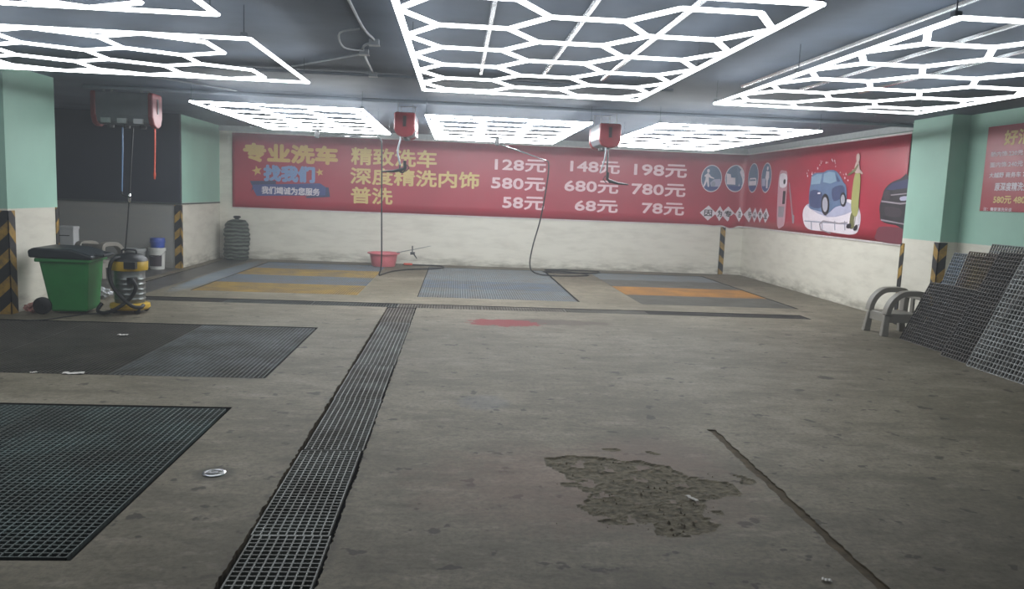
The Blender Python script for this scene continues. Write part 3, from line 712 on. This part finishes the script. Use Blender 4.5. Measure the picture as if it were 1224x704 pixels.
# ------------------------------------------------------------------ hose reels under the ceiling
plain('reel_red', (112, 32, 38), 0.4, 0, 0.1, 6); plain('reel_grey', (96, 100, 106), 0.5, 0, 0.1, 6)
plain('hose_blue', (96, 128, 168), 0.4); plain('hose_orange', (206, 74, 44), 0.4); plain('chrome', (190, 192, 194), 0.2, 1.0, 0.05)
def hose_reel(loc, rz, ln, wd, ht, label):
    """long axis along local x, origin at the middle of the underside"""
    r = thing('hose_reel', label, 'hose reel', loc, rz, 'hose reels under the ceiling')
    sh = [(-0.46, 1.0), (0.46, 1.0), (0.5, 0.93), (0.5, 0.30), (0.36, 0.08), (0.12, 0.0), (-0.12, 0.0), (-0.36, 0.08), (-0.5, 0.30), (-0.5, 0.93)]
    P = lambda k, g=0.0: [(a*(wd + g), b*(ht + g) - g/2) for a, b in sh]
    mb = MB(); mb.prism([(a*0.94, 0.03 + b*0.93) for a, b in P(0)], 'x', -ln/2 + 0.05, ln/2 - 0.05); bevel(mb.build('body', 'reel_grey', r), 0.008)
    for s in (-1, 1):
        mb = MB(); mb.prism(P(0), 'x', s*(ln/2 - 0.07), s*ln/2); e = bevel(mb.build('end_cap', 'reel_red', r), 0.018, 3); e['label'] = 'red moulded end cap'
        mb = MB(); mb.box(s*ln/2 - 0.008, s*ln/2 + 0.008, -0.022, 0.022, ht*0.42, ht*0.85); put('slot', mb.mesh('slot', 'black_plastic'), e)
    for k in (-1, 0, 1):
        mb = MB(); mb.lathe([(0.0, -0.03), (0.04, -0.03), (0.045, 0.02), (0.03, 0.05)], (k*ln*0.26, 0, 0.02), 14); mb.build('hose_outlet', 'black_rubber', r, True)
        mb = MB(); mb.box(k*ln*0.26 - 0.06, k*ln*0.26 + 0.06, -wd*0.5, -wd*0.40, ht*0.10, ht*0.24); mb.build('roller_guide', 'steel', r)
    top = ZC - loc[2] - 0.003
    for k in (-0.3, 0.3):
        mb = MB()
        for y in (-wd*0.36, wd*0.36): mb.box(k*ln - 0.018, k*ln + 0.018, y - 0.004, y + 0.004, ht*0.9, top)
        mb.box(k*ln - 0.018, k*ln + 0.018, -wd*0.45, wd*0.45, top - 0.006, top); mb.build('bracket', 'steel', r)
    return r
def hanging(root, pts, rad, mat, name='hose'):
    inv = root.matrix_basis.inverted(); mb = MB(); mb.tube([inv @ p for p in smooth_path(pts, 6)], rad, 8); return mb.build(name, mat, root, True)
def hook_gun(root, p, ang, name='spray_gun', sc_=1.0):
    """small trigger gun hanging from a hose end; p is the hose end"""
    inv = root.matrix_basis.inverted(); mb = MB(); c, s_ = math.cos(ang), math.sin(ang); p = Vector(p)
    L = lambda a, b: inv @ (p + Vector((a*c, a*s_, b))*sc_)
    mb.tube([L(0, 0.02), L(0.0, -0.07), L(-0.05, -0.12)], 0.022*sc_, 8); mb.tube([L(-0.03, -0.10), L(-0.16, -0.13), L(-0.30, -0.14)], [0.026*sc_, 0.018*sc_, 0.009*sc_], 8)
    mb.tube([L(0.03, -0.03), L(0.06, -0.08), L(0.01, -0.13)], 0.007*sc_, 6); return mb.build(name, 'black_plastic', root, True)

rl = hose_reel((-4.42, 11.12, 2.27), 0.0, 0.80, 0.34, 0.45, 'grey hose reel with red ends seen sideways over the recess')
hanging(rl, [(-4.48, 11.12, 2.27), (-4.48, 11.11, 2.0), (-4.49, 11.11, 1.70), (-4.50, 11.11, 1.42)], 0.011, 'hose_blue'); hook_gun(rl, (-4.50, 11.11, 1.42), 2.8, 'blow_gun', 0.5)
hanging(rl, [(-4.06, 11.12, 2.27), (-4.06, 11.11, 2.0), (-4.07, 11.11, 1.68)], 0.011, 'hose_orange')
mb = MB(); inv = rl.matrix_basis.inverted(); mb.tube([inv @ Vector((-4.07, 11.11, z)) for z in (1.69, 1.66, 1.60)], [0.016, 0.018, 0.01], 8); mb.build('nozzle', 'hose_orange', rl, True)
hanging(rl, [(-4.34, 11.12, 2.27), (-4.36, 11.1, 1.9), (-4.40, 11.1, 1.35), (-4.44, 11.1, 0.9), (-4.47, 11.08, 0.56)], 0.010, 'black_rubber')
mb = MB(); mb.tube([inv @ Vector((-4.40, 11.1, z)) for z in (1.28, 1.30, 1.38, 1.40)], [0.012, 0.02, 0.02, 0.012], 8); mb.build('coupling', 'chrome', rl, True)
rm = hose_reel((-0.755, 11.65, 2.315), PI/2, 0.88, 0.29, 0.335, 'red hose reel seen end-on between left and middle bays')
hanging(rm, [(-0.80, 11.24, 2.33), (-0.84, 11.21, 2.12), (-0.82, 11.20, 2.0), (-0.80, 11.2, 1.93)], 0.013, 'pipe_grey'); hook_gun(rm, (-0.74, 11.2, 1.97), 0.1)
mb = MB(); inv = rm.matrix_basis.inverted(); mb.tube([inv @ p for p in smooth_path([(-0.80, 11.2, 1.94), (-0.81, 11.2, 1.85), (-0.76, 11.2, 1.83), (-0.72, 11.2, 1.90), (-0.74, 11.2, 1.97)], 5)], 0.011, 7); mb.build('hose', 'black_rubber', rm, True)
rr = hose_reel((2.11, 11.65, 2.29), PI/2, 0.88, 0.31, 0.335, 'red hose reel seen end-on between middle and right bays')
hanging(rr, [(2.06, 11.24, 2.30), (2.05, 11.21, 2.15), (2.01, 11.20, 2.0), (1.99, 11.2, 1.94)], 0.010, 'pipe_grey')
hook_gun(rr, (2.10, 11.2, 1.93), PI*0.98); hanging(rr, [(2.10, 11.24, 2.30), (2.09, 11.21, 2.10), (2.09, 11.2, 1.93)], 0.012, 'black_rubber')

# ------------------------------------------------------------------ pipes and conduits on the ceiling
def ceiling_pipe(name, pts, r, mat, label, sub=1, cat='pipe'):
    mb = MB(); mb.tube(smooth_path(pts, sub) if sub > 1 else pts, r, 10)
    return tag(mb.build(name, mat, None, True), label, cat)
ceiling_pipe('ceiling_pipe', [(-4.9, 10.97, 2.765), (6.38, 10.97, 2.765)], 0.028, 'pipe_dim', 'thick pale pipe crossing the ceiling in front of the hose reels')
ceiling_pipe('ceiling_pipe', [(-4.2, 8.72, 2.775), (2.3, 8.72, 2.775)], 0.018, 'pipe_dim', 'thinner pale pipe crossing the ceiling behind the middle near light')
cr = thing('conduit_run', 'branching pale conduit with junction boxes on the ceiling left of the middle light', 'conduit')
def conduit(pts, r, parent, sub=5):
    mb = MB(); mb.tube(smooth_path(pts, sub), r, 8); return mb.build('conduit', 'pipe_grey', parent, True)
conduit([(-0.72, 4.4, 2.785), (-0.75, 6.2, 2.785), (-0.72, 6.8, 2.785), (-0.86, 7.2, 2.785), (-0.92, 8.70, 2.785)], 0.010, cr)
conduit([(-1.72, 8.45, 2.785), (-0.88, 7.45, 2.785)], 0.009, cr)
conduit([(-0.78, 6.3, 2.78), (-0.95, 6.45, 2.77), (-0.98, 6.9, 2.74), (-0.86, 7.25, 2.78)], 0.008, cr)
for x, y in ((-0.72, 6.8), (-0.86, 7.3), (-0.92, 8.64)):
    mb = MB(); mb.box(-0.04, 0.04, -0.04, 0.04, -0.045, 0.0); mb.box(-0.045, 0.045, -0.045, 0.045, -0.05, -0.042); put('junction_box', mb.mesh('junction_box', 'pipe_grey'), cr, (x, y, ZC - 0.002))
ceiling_pipe('conduit', [(-3.75, 9.6, 2.785), (-2.9, 10.8, 2.785)], 0.010, 'pipe_grey', 'short slanting conduit right of the sideways hose reel', 1, 'conduit')

# ------------------------------------------------------------------ swing booms with pressure hoses
def boom(mx, my, end, label):
    r = thing('swing_boom', label, 'swing boom', (mx, my, ZC), 0, 'ceiling swing booms')
    mb = MB(); mb.tube([(0, 0, -0.004), (0, 0, -0.30)], 0.014, 10); mb.box(-0.06, 0.06, -0.06, 0.06, -0.012, -0.003); mb.build('pole', 'steel', r, False)
    mb = MB(); mb.lathe([(0.0, -0.38), (0.035, -0.37), (0.042, -0.30), (0.03, -0.22), (0.0, -0.21)], n=14); mb.tube([(-0.09, 0, -0.25), (0.09, 0, -0.25)], 0.012, 8); mb.build('swivel', 'black_plastic', r, True)
    e = Vector(end) - Vector((mx, my, ZC)); mb = MB(); mb.tube([(0.02, 0, -0.34), tuple(e)], [0.014, 0.009], 8); mb.build('arm', 'chrome', r, True)
    return r
bf = boom(0.66, 14.05, (1.53, 14.05, 2.205), 'steel swing boom with hanging black hose over the blue middle bay')
hanging(bf, [(1.53, 14.05, 2.205), (1.58, 14.07, 2.16), (1.58, 14.1, 1.9), (1.52, 14.4, 1.2), (1.45, 15.0, 0.62), (1.47, 15.6, 0.22), (1.62, 15.9, 0.04), (2.0, 15.75, 0.012), (2.62, 15.95, 0.012), (2.72, 16.3, 0.012),
             (2.25, 16.75, 0.012), (1.85, 16.6, 0.012), (2.2, 16.2, 0.03), (2.9, 16.5, 0.02), (3.10, 16.95, 0.012), (2.7, 17.1, 0.012), (2.1, 16.85, 0.03), (1.95, 17.05, 0.012), (2.45, 17.15, 0.02)], 0.013, 'black_rubber')
be = boom(-2.44, 14.12, (-1.44, 14.35, 2.50), 'steel swing boom with hanging black hose beside the yellow and blue bay')
hanging(be, [(-1.44, 14.35, 2.50), (-1.38, 14.37, 2.46), (-1.36, 14.4, 2.3), (-1.36, 14.6, 1.2), (-1.36, 14.75, 0.25), (-1.40, 14.78, 0.03), (-1.36, 14.95, 0.015), (-1.22, 15.6, 0.013), (-0.9, 16.1, 0.013), (-0.40, 16.45, 0.013), (-0.24, 16.85, 0.013),
             (-0.45, 17.1, 0.013), (-0.9, 17.15, 0.013), (-1.12, 17.1, 0.02)], 0.014, 'black_rubber')
mb = MB(); inv = be.matrix_basis.inverted(); mb.tube([inv @ Vector(q) for q in ((-1.10, 17.08, 0.03), (-0.98, 17.08, 0.03), (-0.92, 17.08, 0.03))], 0.022, 8); o = mb.build('coupling', 'hose_orange', be, True); o['label'] = 'dull red hose coupling'

# ------------------------------------------------------------------ things by the back wall
plain('basin_pink', (206, 112, 118), 0.35, 0, 0.06, 6)
bs = thing('wash_basin', 'pink round plastic basin on the floor by the back wall', 'basin', (-1.50, 16.75, 0.0))
mb = MB(); mb.lathe([(0.0, 0.002), (0.23, 0.002), (0.245, 0.02), (0.29, 0.27), (0.28, 0.275), (0.235, 0.03), (0.0, 0.025)], n=36); mb.build('bowl', 'basin_pink', bs, True)
mb = MB(); mb.lathe([(0.28, 0.268), (0.335, 0.262), (0.34, 0.275), (0.335, 0.29), (0.28, 0.285), (0.28, 0.268)], n=36); mb.build('rim', 'basin_pink', bs, True)
lg = thing('spray_lance', 'thin spray lance with trigger gun propped from the pink basin to the wall', 'spray lance', (-1.2, 16.7, 0.29))
mb = MB(); mb.tube([(-0.02, 0.02, 0.005), (0.3, 0.30, 0.06), (0.66, 0.62, 0.13)], [0.008, 0.008, 0.006], 8); mb.build('rod', 'steel', lg, True)
mb = MB(); mb.tube([(0.28, 0.28, 0.14), (0.28, 0.28, -0.02)], 0.012, 8); mb.tube([(0.24, 0.27, -0.02), (0.33, 0.29, -0.02)], 0.03, 8); mb.tube([(0.31, 0.28, -0.03), (0.38, 0.28, -0.13)], [0.016, 0.01], 8); mb.build('trigger_gun', 'black_plastic', lg, True)
mb = MB(); mb.tube([(-0.02, 0.02, 0.005), (0.02, 0.05, 0.01)], 0.016, 8); mb.build('coupling', 'steel', lg, True)

def sack():
    t = NT('sack_weave'); o = t.obj(); wv = t.n('ShaderNodeTexWave', wave_type='BANDS', bands_direction='Z'); t.l(t.mapped(o, (1, 1, 1)), wv.inputs['Vector'])
    wv.inputs['Scale'].default_value = 4.2; wv.inputs['Distortion'].default_value = 5.0; wv.inputs['Detail'].default_value = 3.0
    MATS['sack'] = t.set(t.ramp(wv.outputs['Fac'], [(0.25, srgb(36, 41, 36)), (0.55, srgb(72, 80, 72)), (0.85, srgb(94, 101, 90))]), 0.7, 0, wv.outputs['Fac'], 0.3, 0.01)
    r = thing('sack', 'green striped woven sack tied at the top in the far left corner', 'sack', (-4.61, 17.13, 0.0))
    mb = MB(); prof = [(0.0, 0.004), (0.22, 0.004), (0.26, 0.05)]
    for k in range(26):
        z = 0.06 + 0.72*k/25; prof.append((0.255 - 0.03*max(0, (z - 0.55)/0.25) + 0.014*math.sin(z*62), z))
    prof += [(0.18, 0.82), (0.09, 0.845), (0.0, 0.85)]
    mb.lathe(prof, n=32)
    mb.v = [(x*(1 + 0.10*noise.noise((x*5, y*5, z*4))), y*0.9*(1 + 0.10*noise.noise((x*5, y*5, z*4 + 7))), z + 0.025*noise.noise((x*6, y*6, 1.7))*(z > 0.03)) for x, y, z in mb.v]
    mb.build('bag_body', 'sack', r, True)
    mb = MB(); mb.lathe([(0.0, 0.82), (0.05, 0.83), (0.035, 0.865), (0.075, 0.90), (0.05, 0.925), (0.0, 0.92)], (0.0, 0, 0), 14)
    mb.v = [(x*(1 + 0.25*math.sin(5*math.atan2(y, x))), y*(1 + 0.25*math.sin(5*math.atan2(y, x))), z) for x, y, z in mb.v]; o = mb.build('tie_knot', 'black_rubber', r, True); o['label'] = 'black tied neck'
sack()

# ------------------------------------------------------------------ wheelie bin
plain('bin_green', (40, 126, 62), 0.4, 0, 0.10, 5); plain('bin_lid', (30, 40, 44), 0.4, 0, 0.15, 6)
bn = thing('wheelie_bin', 'green wheeled rubbish bin with dark lid beside the left pillar', 'rubbish bin', (-4.50, 9.66, 0.0), 0.06)
mb = MB(); mb.frustum((-0.17, 0.23, -0.20, 0.20), (-0.27, 0.27, -0.25, 0.25), 0.03, 0.64); bevel(mb.build('body', 'bin_green', bn), 0.03, 3)
mb = MB(); mb.box(-0.30, 0.30, -0.28, 0.28, 0.61, 0.655); bevel(mb.build('rim', 'bin_green', bn), 0.012)
mb = MB(); mb.prism([(-0.35, 0.66), (0.33, 0.645), (0.335, 0.69), (0.10, 0.765), (-0.30, 0.775), (-0.36, 0.74)], 'y', -0.30, 0.30); bevel(mb.build('lid', 'bin_lid', bn), 0.02, 3)
for y in (-0.16, 0.16):
    mb = MB(); mb.tube([(0.30, y, 0.70), (0.40, y, 0.69)], 0.016, 8)
    if y < 0: mb.tube([(0.40, -0.16, 0.69), (0.40, 0.16, 0.69)], 0.018, 8)
    mb.build('handle', 'bin_lid', bn, True)
for y in (-0.225, 0.225):
    mb = MB(); mb.lathe([(0.02, -0.025), (0.085, -0.025), (0.10, -0.015), (0.10, 0.015), (0.085, 0.025), (0.02, 0.025)], (-0.245, y, 0.10), 24, 0, 'y'); wl = mb.build('wheel', 'black_rubber', bn, True)
    mb = MB(); mb.lathe([(0.0, -0.03), (0.03, -0.03), (0.03, 0.03), (0.0, 0.03)], (-0.245, y, 0.10), 14, 0, 'y'); put('hub', mb.mesh('hub', 'black_plastic', True), wl)
mb = MB(); mb.tube([(-0.245, -0.22, 0.10), (-0.245, 0.22, 0.10)], 0.012, 8); mb.build('axle', 'steel', bn, True)

# ------------------------------------------------------------------ vacuum cleaner
plain('vac_yellow', (196, 160, 40), 0.4, 0, 0.1, 8); plain('vac_steel', (124, 128, 126), 0.32, 0.7, 0.2, 10)
vc = thing('vacuum_cleaner', 'yellow and grey drum vacuum cleaner with black hose beside the green bin', 'vacuum cleaner', (-3.88, 9.75, 0.0))
mb = MB(); mb.lathe([(0.0, 0.045), (0.20, 0.045), (0.225, 0.07), (0.22, 0.11), (0.17, 0.125), (0.0, 0.125)], n=32); mb.build('base', 'vac_yellow', vc, True)
mb = MB(); pr = [(0.0, 0.12), (0.165, 0.12)]
for k in range(5): z = 0.16 + k*0.06; pr += [(0.17, z), (0.176, z + 0.012), (0.17, z + 0.024)]
pr += [(0.17, 0.51), (0.0, 0.52)]; mb.lathe(pr, n=32); mb.build('drum', 'vac_steel', vc, True)
mb = MB(); mb.lathe([(0.16, 0.505), (0.20, 0.515), (0.205, 0.54), (0.205, 0.62), (0.19, 0.64), (0.0, 0.64)], n=32); hd = mb.build('motor_head', 'vac_yellow', vc, True)
mb = MB(); mb.lathe([(0.208, 0.625), (0.195, 0.655), (0.14, 0.70), (0.05, 0.715), (0.0, 0.715)], n=32); put('top_cover', mb.mesh('top_cover', 'black_plastic', True), hd)
mb = MB(); mb.box(0.02, 0.15, -0.222, -0.15, 0.545, 0.625); put('control_panel', mb.mesh('control_panel', 'black_plastic'), hd)
mb = MB(); mb.tube(smooth_path([(-0.08, 0, 0.70), (-0.07, 0, 0.75), (0.07, 0, 0.75), (0.08, 0, 0.70)], 5), 0.012, 8); mb.build('handle', 'black_plastic', vc, True)
mb = MB(); mb.tube(smooth_path([(-0.05, -0.16, 0.67), (-0.10, -0.24, 0.64), (-0.13, -0.25, 0.50), (-0.09, -0.26, 0.34), (0.03, -0.28, 0.20), (0.14, -0.30, 0.12), (0.22, -0.27, 0.10), (0.23, -0.2, 0.12)], 6), 0.022, 10); mb.build('hose', 'black_rubber', vc, True)
mb = MB(); mb.tube(smooth_path([(0.10, -0.17, 0.40), (0.13, -0.25, 0.42), (0.17, -0.26, 0.33), (0.10, -0.26, 0.20), (-0.03, -0.30, 0.09), (-0.17, -0.30, 0.03), (-0.27, -0.25, 0.05), (-0.26, -0.17, 0.12)], 6), 0.022, 10); mb.build('hose', 'black_rubber', vc, True)
mb = MB(); mb.box(0.05, 0.14, -0.215, -0.13, 0.36, 0.44); mb.build('inlet', 'black_plastic', vc)
for k in range(4):
    a = PI/4 + k*PI/2; mb = MB(); mb.lathe([(0.0, -0.015), (0.035, -0.015), (0.04, 0.0), (0.035, 0.015), (0.0, 0.015)], (0.19*math.cos(a), 0.19*math.sin(a), 0.04), 14, 0, 'y'); mb.build('castor', 'black_rubber', vc, True)
mb = MB(); mb.tube(smooth_path([onZ(128, 375.5) + Vector((0, 0, 0.008)), onZ(105, 376) + Vector((0, 0, 0.008)), onZ(78, 379.5) + Vector((0, 0, 0.008)), onZ(52, 383) + Vector((0, 0, 0.008)), onZ(25, 384) + Vector((0, 0, 0.008))], 8), 0.007, 6)
tag(mb.build('power_cord', 'black_rubber', None, True), 'black power cord on the floor in front of the green bin', 'cord')

# ------------------------------------------------------------------ buckets, box and rubbish in the recess
plain('bucket_white', (196, 196, 190), 0.4, 0, 0.06, 6); plain('bucket_grey', (150, 152, 150), 0.4, 0, 0.06, 6); plain('label_dark', (52, 40, 46), 0.5); plain('bucket_blue', (54, 78, 156), 0.4, 0, 0.1, 8); plain('box_white', (186, 188, 188), 0.6, 0, 0.06, 6)
def bucket(loc, r, hgt, mat, label, lab=None):
    b = thing('bucket', label, 'bucket', loc)
    mb = MB(); mb.lathe([(0.0, 0.003), (r*0.86, 0.003), (r*0.88, 0.02), (r, hgt), (r*0.96, hgt), (r*0.84, 0.03), (0.0, 0.03)], n=30); mb.build('shell', mat, b, True)
    mb = MB(); mb.lathe([(r*0.99, hgt - 0.05), (r*1.05, hgt - 0.05), (r*1.07, hgt), (r*0.97, hgt + 0.006), (r*0.97, hgt - 0.04)], n=30); mb.build('rim', mat, b, True)
    mb = MB(); mb.tube([(r*1.05*math.cos(PI*k/12), -r*1.05*math.sin(PI*k/12)*0.96, hgt - 0.05 - 0.10*math.sin(PI*k/12)) for k in range(13)], 0.004, 6); mb.build('handle', 'steel', b, True)
    if lab:
        mb = MB(); n = 12; V = []
        for k in range(n + 1):
            a = -PI/2 - 0.95 + 1.9*k/n
            for q, z in ((0.90, hgt*0.16), (0.975, hgt*0.68)): V.append((r*(q + 0.012)*math.cos(a), r*(q + 0.012)*math.sin(a), z))
        mb.add(V, [(2*k, 2*k + 2, 2*k + 3, 2*k + 1) for k in range(n)]); o = mb.build('label_band', lab, b, fix=False); o['label'] = 'dark printed label'
    return b
bucket((-5.37, 14.72, 0), 0.14, 0.385, 'bucket_white', 'white bucket with dark label next to the corner guard in the recess', 'label_dark')
bb = thing('plastic_tub', 'small blue plastic tub standing on the white bucket', 'tub', (-5.36, 14.72, 0.392))
mb = MB(); mb.lathe([(0.0, 0.0), (0.112, 0.0), (0.118, 0.02), (0.128, 0.15), (0.12, 0.175), (0.0, 0.18)], n=26); mb.build('body', 'bucket_blue', bb, True)
mb = MB(); mb.lathe([(0.12, 0.10), (0.138, 0.10), (0.138, 0.115), (0.12, 0.115)], n=26); mb.build('rim', 'bucket_blue', bb, True)
bucket((-5.70, 14.60, 0), 0.165, 0.37, 'bucket_grey', 'plain grey bucket left of the labelled white bucket')
p0 = onY(69, 270, 13.5); p1 = onY(87.5, 270, 13.5)
bx = thing('storage_box', 'tall white box standing behind the green bin', 'box', ((p0.x + p1.x)/2, 13.6, 0))
hw = (p1.x - p0.x)/2; mb = MB(); mb.box(-hw, hw, -0.1, 0.1, 0.0, p0.z - 0.03); bevel(mb.build('body', 'box_white', bx), 0.01)
mb = MB(); mb.box(-hw - 0.008, hw + 0.008, -0.108, 0.108, p0.z - 0.05, p0.z); bevel(mb.build('lid', 'box_white', bx), 0.01)
mb = MB(); mb.box(-hw + 0.02, hw*0.5, -0.106, -0.10, p0.z - 0.16, p0.z - 0.145); mb.build('slot', 'black_plastic', bx)

def crumple(name, loc, r, mat, label, seed, flat=0.6, cat='rubbish'):
    bm = bmesh.new(); bmesh.ops.create_icosphere(bm, subdivisions=3, radius=r)
    for v in bm.verts:
        n = noise.fractal(v.co*(2.2/r) + Vector((seed, seed*2, 0)), 0.8, 2.0, 3); v.co *= 1 + 0.5*n; v.co.z *= flat
    lo = min(v.co.z for v in bm.verts)
    for v in bm.verts: v.co.z -= lo
    me = bpy.data.meshes.new(name); bm.to_mesh(me); bm.free(); me.materials.append(MATS[mat]); return tag(put(name, me, None, loc), label, cat)
plain('foil', (200, 202, 206), 0.3, 0.3, 0.3, 40); plain('wrapper_red', (170, 120, 112), 0.4, 0, 0.6, 30); plain('paper', (206, 202, 196), 0.7, 0, 0.1, 20)
q = onZ(124, 357); crumple('crumpled_bag', (q.x, q.y, 0.0), 0.10, 'foil', 'crumpled silvery plastic bag on the floor between bin and vacuum', 3)
q = onZ(113, 357); crumple('crumpled_bag', (q.x - 0.12, q.y, 0.0), 0.07, 'black_rubber', 'small dark crumpled bag right behind the silvery one', 8)
q = onZ(38, 374); crumple('wrapper', (q.x, q.y, 0.0), 0.075, 'wrapper_red', 'crumpled red and white wrapper at the foot of the left pillar', 5, 0.7)
def scrap(px, py, lx, ly, rz, label):
    p = onZ(px, py); mb = MB(); n = 6; V = []
    for i in range(n + 1):
        for j in (0, 1): V.append((lx*(i/n - 0.5), ly*(j - 0.5) + 0.15*ly*math.sin(i*1.9), 0.004 + 0.35*ly*(i/n - 0.5)**2 + 0.004*(i % 2)))
    mb.add(V, [(2*i, 2*i + 2, 2*i + 3, 2*i + 1) for i in range(n)]); o = mb.build('paper_scrap', 'paper', None, fix=False)
    md = o.modifiers.new('thick', 'SOLIDIFY'); md.thickness = 0.002; o.location = (p.x, p.y, 0.003); o.rotation_euler.z = rz; return tag(o, label, 'paper scrap', 'paper scraps on the floor')
scrap(827, 597, 0.085, 0.022, -1.1, 'curled white paper strip on the broken concrete patch'); scrap(988, 695, 0.04, 0.022, -0.4, 'tiny pale paper scrap left of the floor joint at the bottom')
scrap(88, 447, 0.16, 0.06, 0.2, 'white paper scrap at the near edge of the second left pit'); scrap(147, 401, 0.10, 0.05, 0.1, 'small white paper scrap lying on the second left pit grating'); scrap(40, 446, 0.05, 0.03, 0.6, 'tiny white scrap at the near edge of the second pit, far left')

# ------------------------------------------------------------------ round floor drain
fd = thing('floor_drain', 'small round chrome floor drain left of the long channel', 'floor drain', (-1.28, 4.29, 0.0))
mb = MB(); mb.lathe([(0.046, 0.001), (0.064, 0.001), (0.062, 0.006), (0.050, 0.008), (0.046, 0.004), (0.046, 0.001)], n=36); mb.build('ring', 'chrome', fd, True)
mb = MB(); mb.lathe([(0.0, 0.0012), (0.047, 0.0012)], n=30); mb.build('sump', 'pit', fd, fix=False)
mb = MB()
for k in range(-3, 4):
    x = k*0.013; h = math.sqrt(max(0, 0.046**2 - x*x)); mb.box(x - 0.002, x + 0.002, -h, h, 0.002, 0.005)
mb.box(-0.046, 0.046, -0.004, 0.004, 0.002, 0.007); mb.lathe([(0.0, 0.009), (0.012, 0.008), (0.014, 0.002)], n=14); mb.build('strainer', 'steel', fd)

# ------------------------------------------------------------------ plastic armchairs
plain('chair_grey', (132, 128, 119), 0.45, 0, 0.08, 8)
def armchair(loc, rz, label):
    """faces local -x; arms on both y sides"""
    r = thing('plastic_armchair', label, 'chair', loc, rz, 'low grey plastic armchairs')
    mb = MB(); mb.frustum((-0.23, 0.23, -0.21, 0.21), (-0.225, 0.225, -0.205, 0.205), 0.25, 0.285); bevel(mb.build('seat', 'chair_grey', r), 0.015, 3)
    mb = MB()
    for a in ((-0.225, 0.225, -0.21, -0.19), (-0.225, 0.225, 0.19, 0.21), (-0.23, -0.21, -0.2, 0.2), (0.21, 0.23, -0.2, 0.2)): mb.box(*a, 0.17, 0.26)
    mb.build('apron', 'chair_grey', r)
    for sx in (-1, 1):
        for sy in (-1, 1):
            c = (sx*0.215, sy*0.20); e = (sx*0.24, sy*0.22); w2 = 0.045
            mb = MB(); mb.frustum((e[0] - w2, e[0] + w2, e[1] - w2*0.8, e[1] + w2*0.8), (c[0] - w2*0.8, c[0] + w2*0.8, c[1] - w2*0.6, c[1] + w2*0.6), 0.0, 0.26); bevel(mb.build('leg', 'chair_grey', r), 0.01)
    for sy in (-1, 1):
        path = smooth_path([(-0.225, 0.27), (-0.205, 0.36), (-0.15, 0.46), (-0.05, 0.535), (0.08, 0.55), (0.20, 0.545), (0.255, 0.50), (0.245, 0.40), (0.235, 0.27)] and
                           [Vector((a, 0, b)) for a, b in ((-0.225, 0.27), (-0.205, 0.36), (-0.15, 0.46), (-0.05, 0.535), (0.08, 0.55), (0.20, 0.545), (0.255, 0.50), (0.245, 0.40), (0.235, 0.27))], 4)
        mb = MB(); V = []; n = len(path)
        for i, p in enumerate(path):
            t = (path[min(i + 1, n - 1)] - path[max(i - 1, 0)]).normalized(); nr = Vector((-t.z, 0, t.x)); hwid = 0.055
            y = sy*(0.205 + 0.015*math.sin(PI*i/(n - 1)))
            for a, b in ((-1, -0.055), (1, -0.055), (1, 0.055), (-1, 0.055)): q_ = p + nr*(a*hwid*0.6); V.append((q_.x, y + b, q_.z))
        F = [(4*i + k, 4*i + (k + 1) % 4, 4*i + 4 + (k + 1) % 4, 4*i + 4 + k) for i in range(n - 1) for k in range(4)] + [(0, 1, 2, 3), (4*n - 4, 4*n - 3, 4*n - 2, 4*n - 1)]
        mb.add(V, F); bevel(mb.build('armrest', 'chair_grey', r), 0.008)
    mb = MB(); mb.box(0.215, 0.245, -0.20, 0.20, 0.46, 0.55); mb.box(0.215, 0.245, -0.035, 0.035, 0.27, 0.47); bevel(mb.build('backrest', 'chair_grey', r), 0.012)
    return r
armchair((5.64, 9.74, 0), 0.0, 'low grey plastic armchair by the right wall beside leaning gratings')
armchair((-5.72, 13.3, 0), -1.9, 'low grey plastic armchair in the recess behind the vacuum cleaner')

plain('crumb', (122, 112, 96), 0.9, 0, 0.3, 30)
# ------------------------------------------------------------------ loose rubble on the broken patch
mb = MB()
for k in range(150):
    px = rnd.uniform(665, 860); py = rnd.uniform(552, 640); p = onZ(px, py); r = rnd.uniform(0.003, 0.010)
    if noise.noise((p.x*4, p.y*4, 9)) < -0.1: continue
    a = rnd.uniform(0, PI); c, s_ = math.cos(a)*r, math.sin(a)*r; z = -0.008
    mb.add([(p.x + c, p.y + s_, z), (p.x - s_, p.y + c, z), (p.x - c, p.y - s_, z), (p.x + s_, p.y - c, z), (p.x + rnd.uniform(-r, r)*0.4, p.y + rnd.uniform(-r, r)*0.4, z + r*1.6)], [(0, 1, 4), (1, 2, 4), (2, 3, 4), (3, 0, 4)])
tag(mb.build('concrete_rubble', 'crumb', None, fix=False), 'loose concrete crumbs scattered over the broken floor patch', 'rubble', kind='stuff')
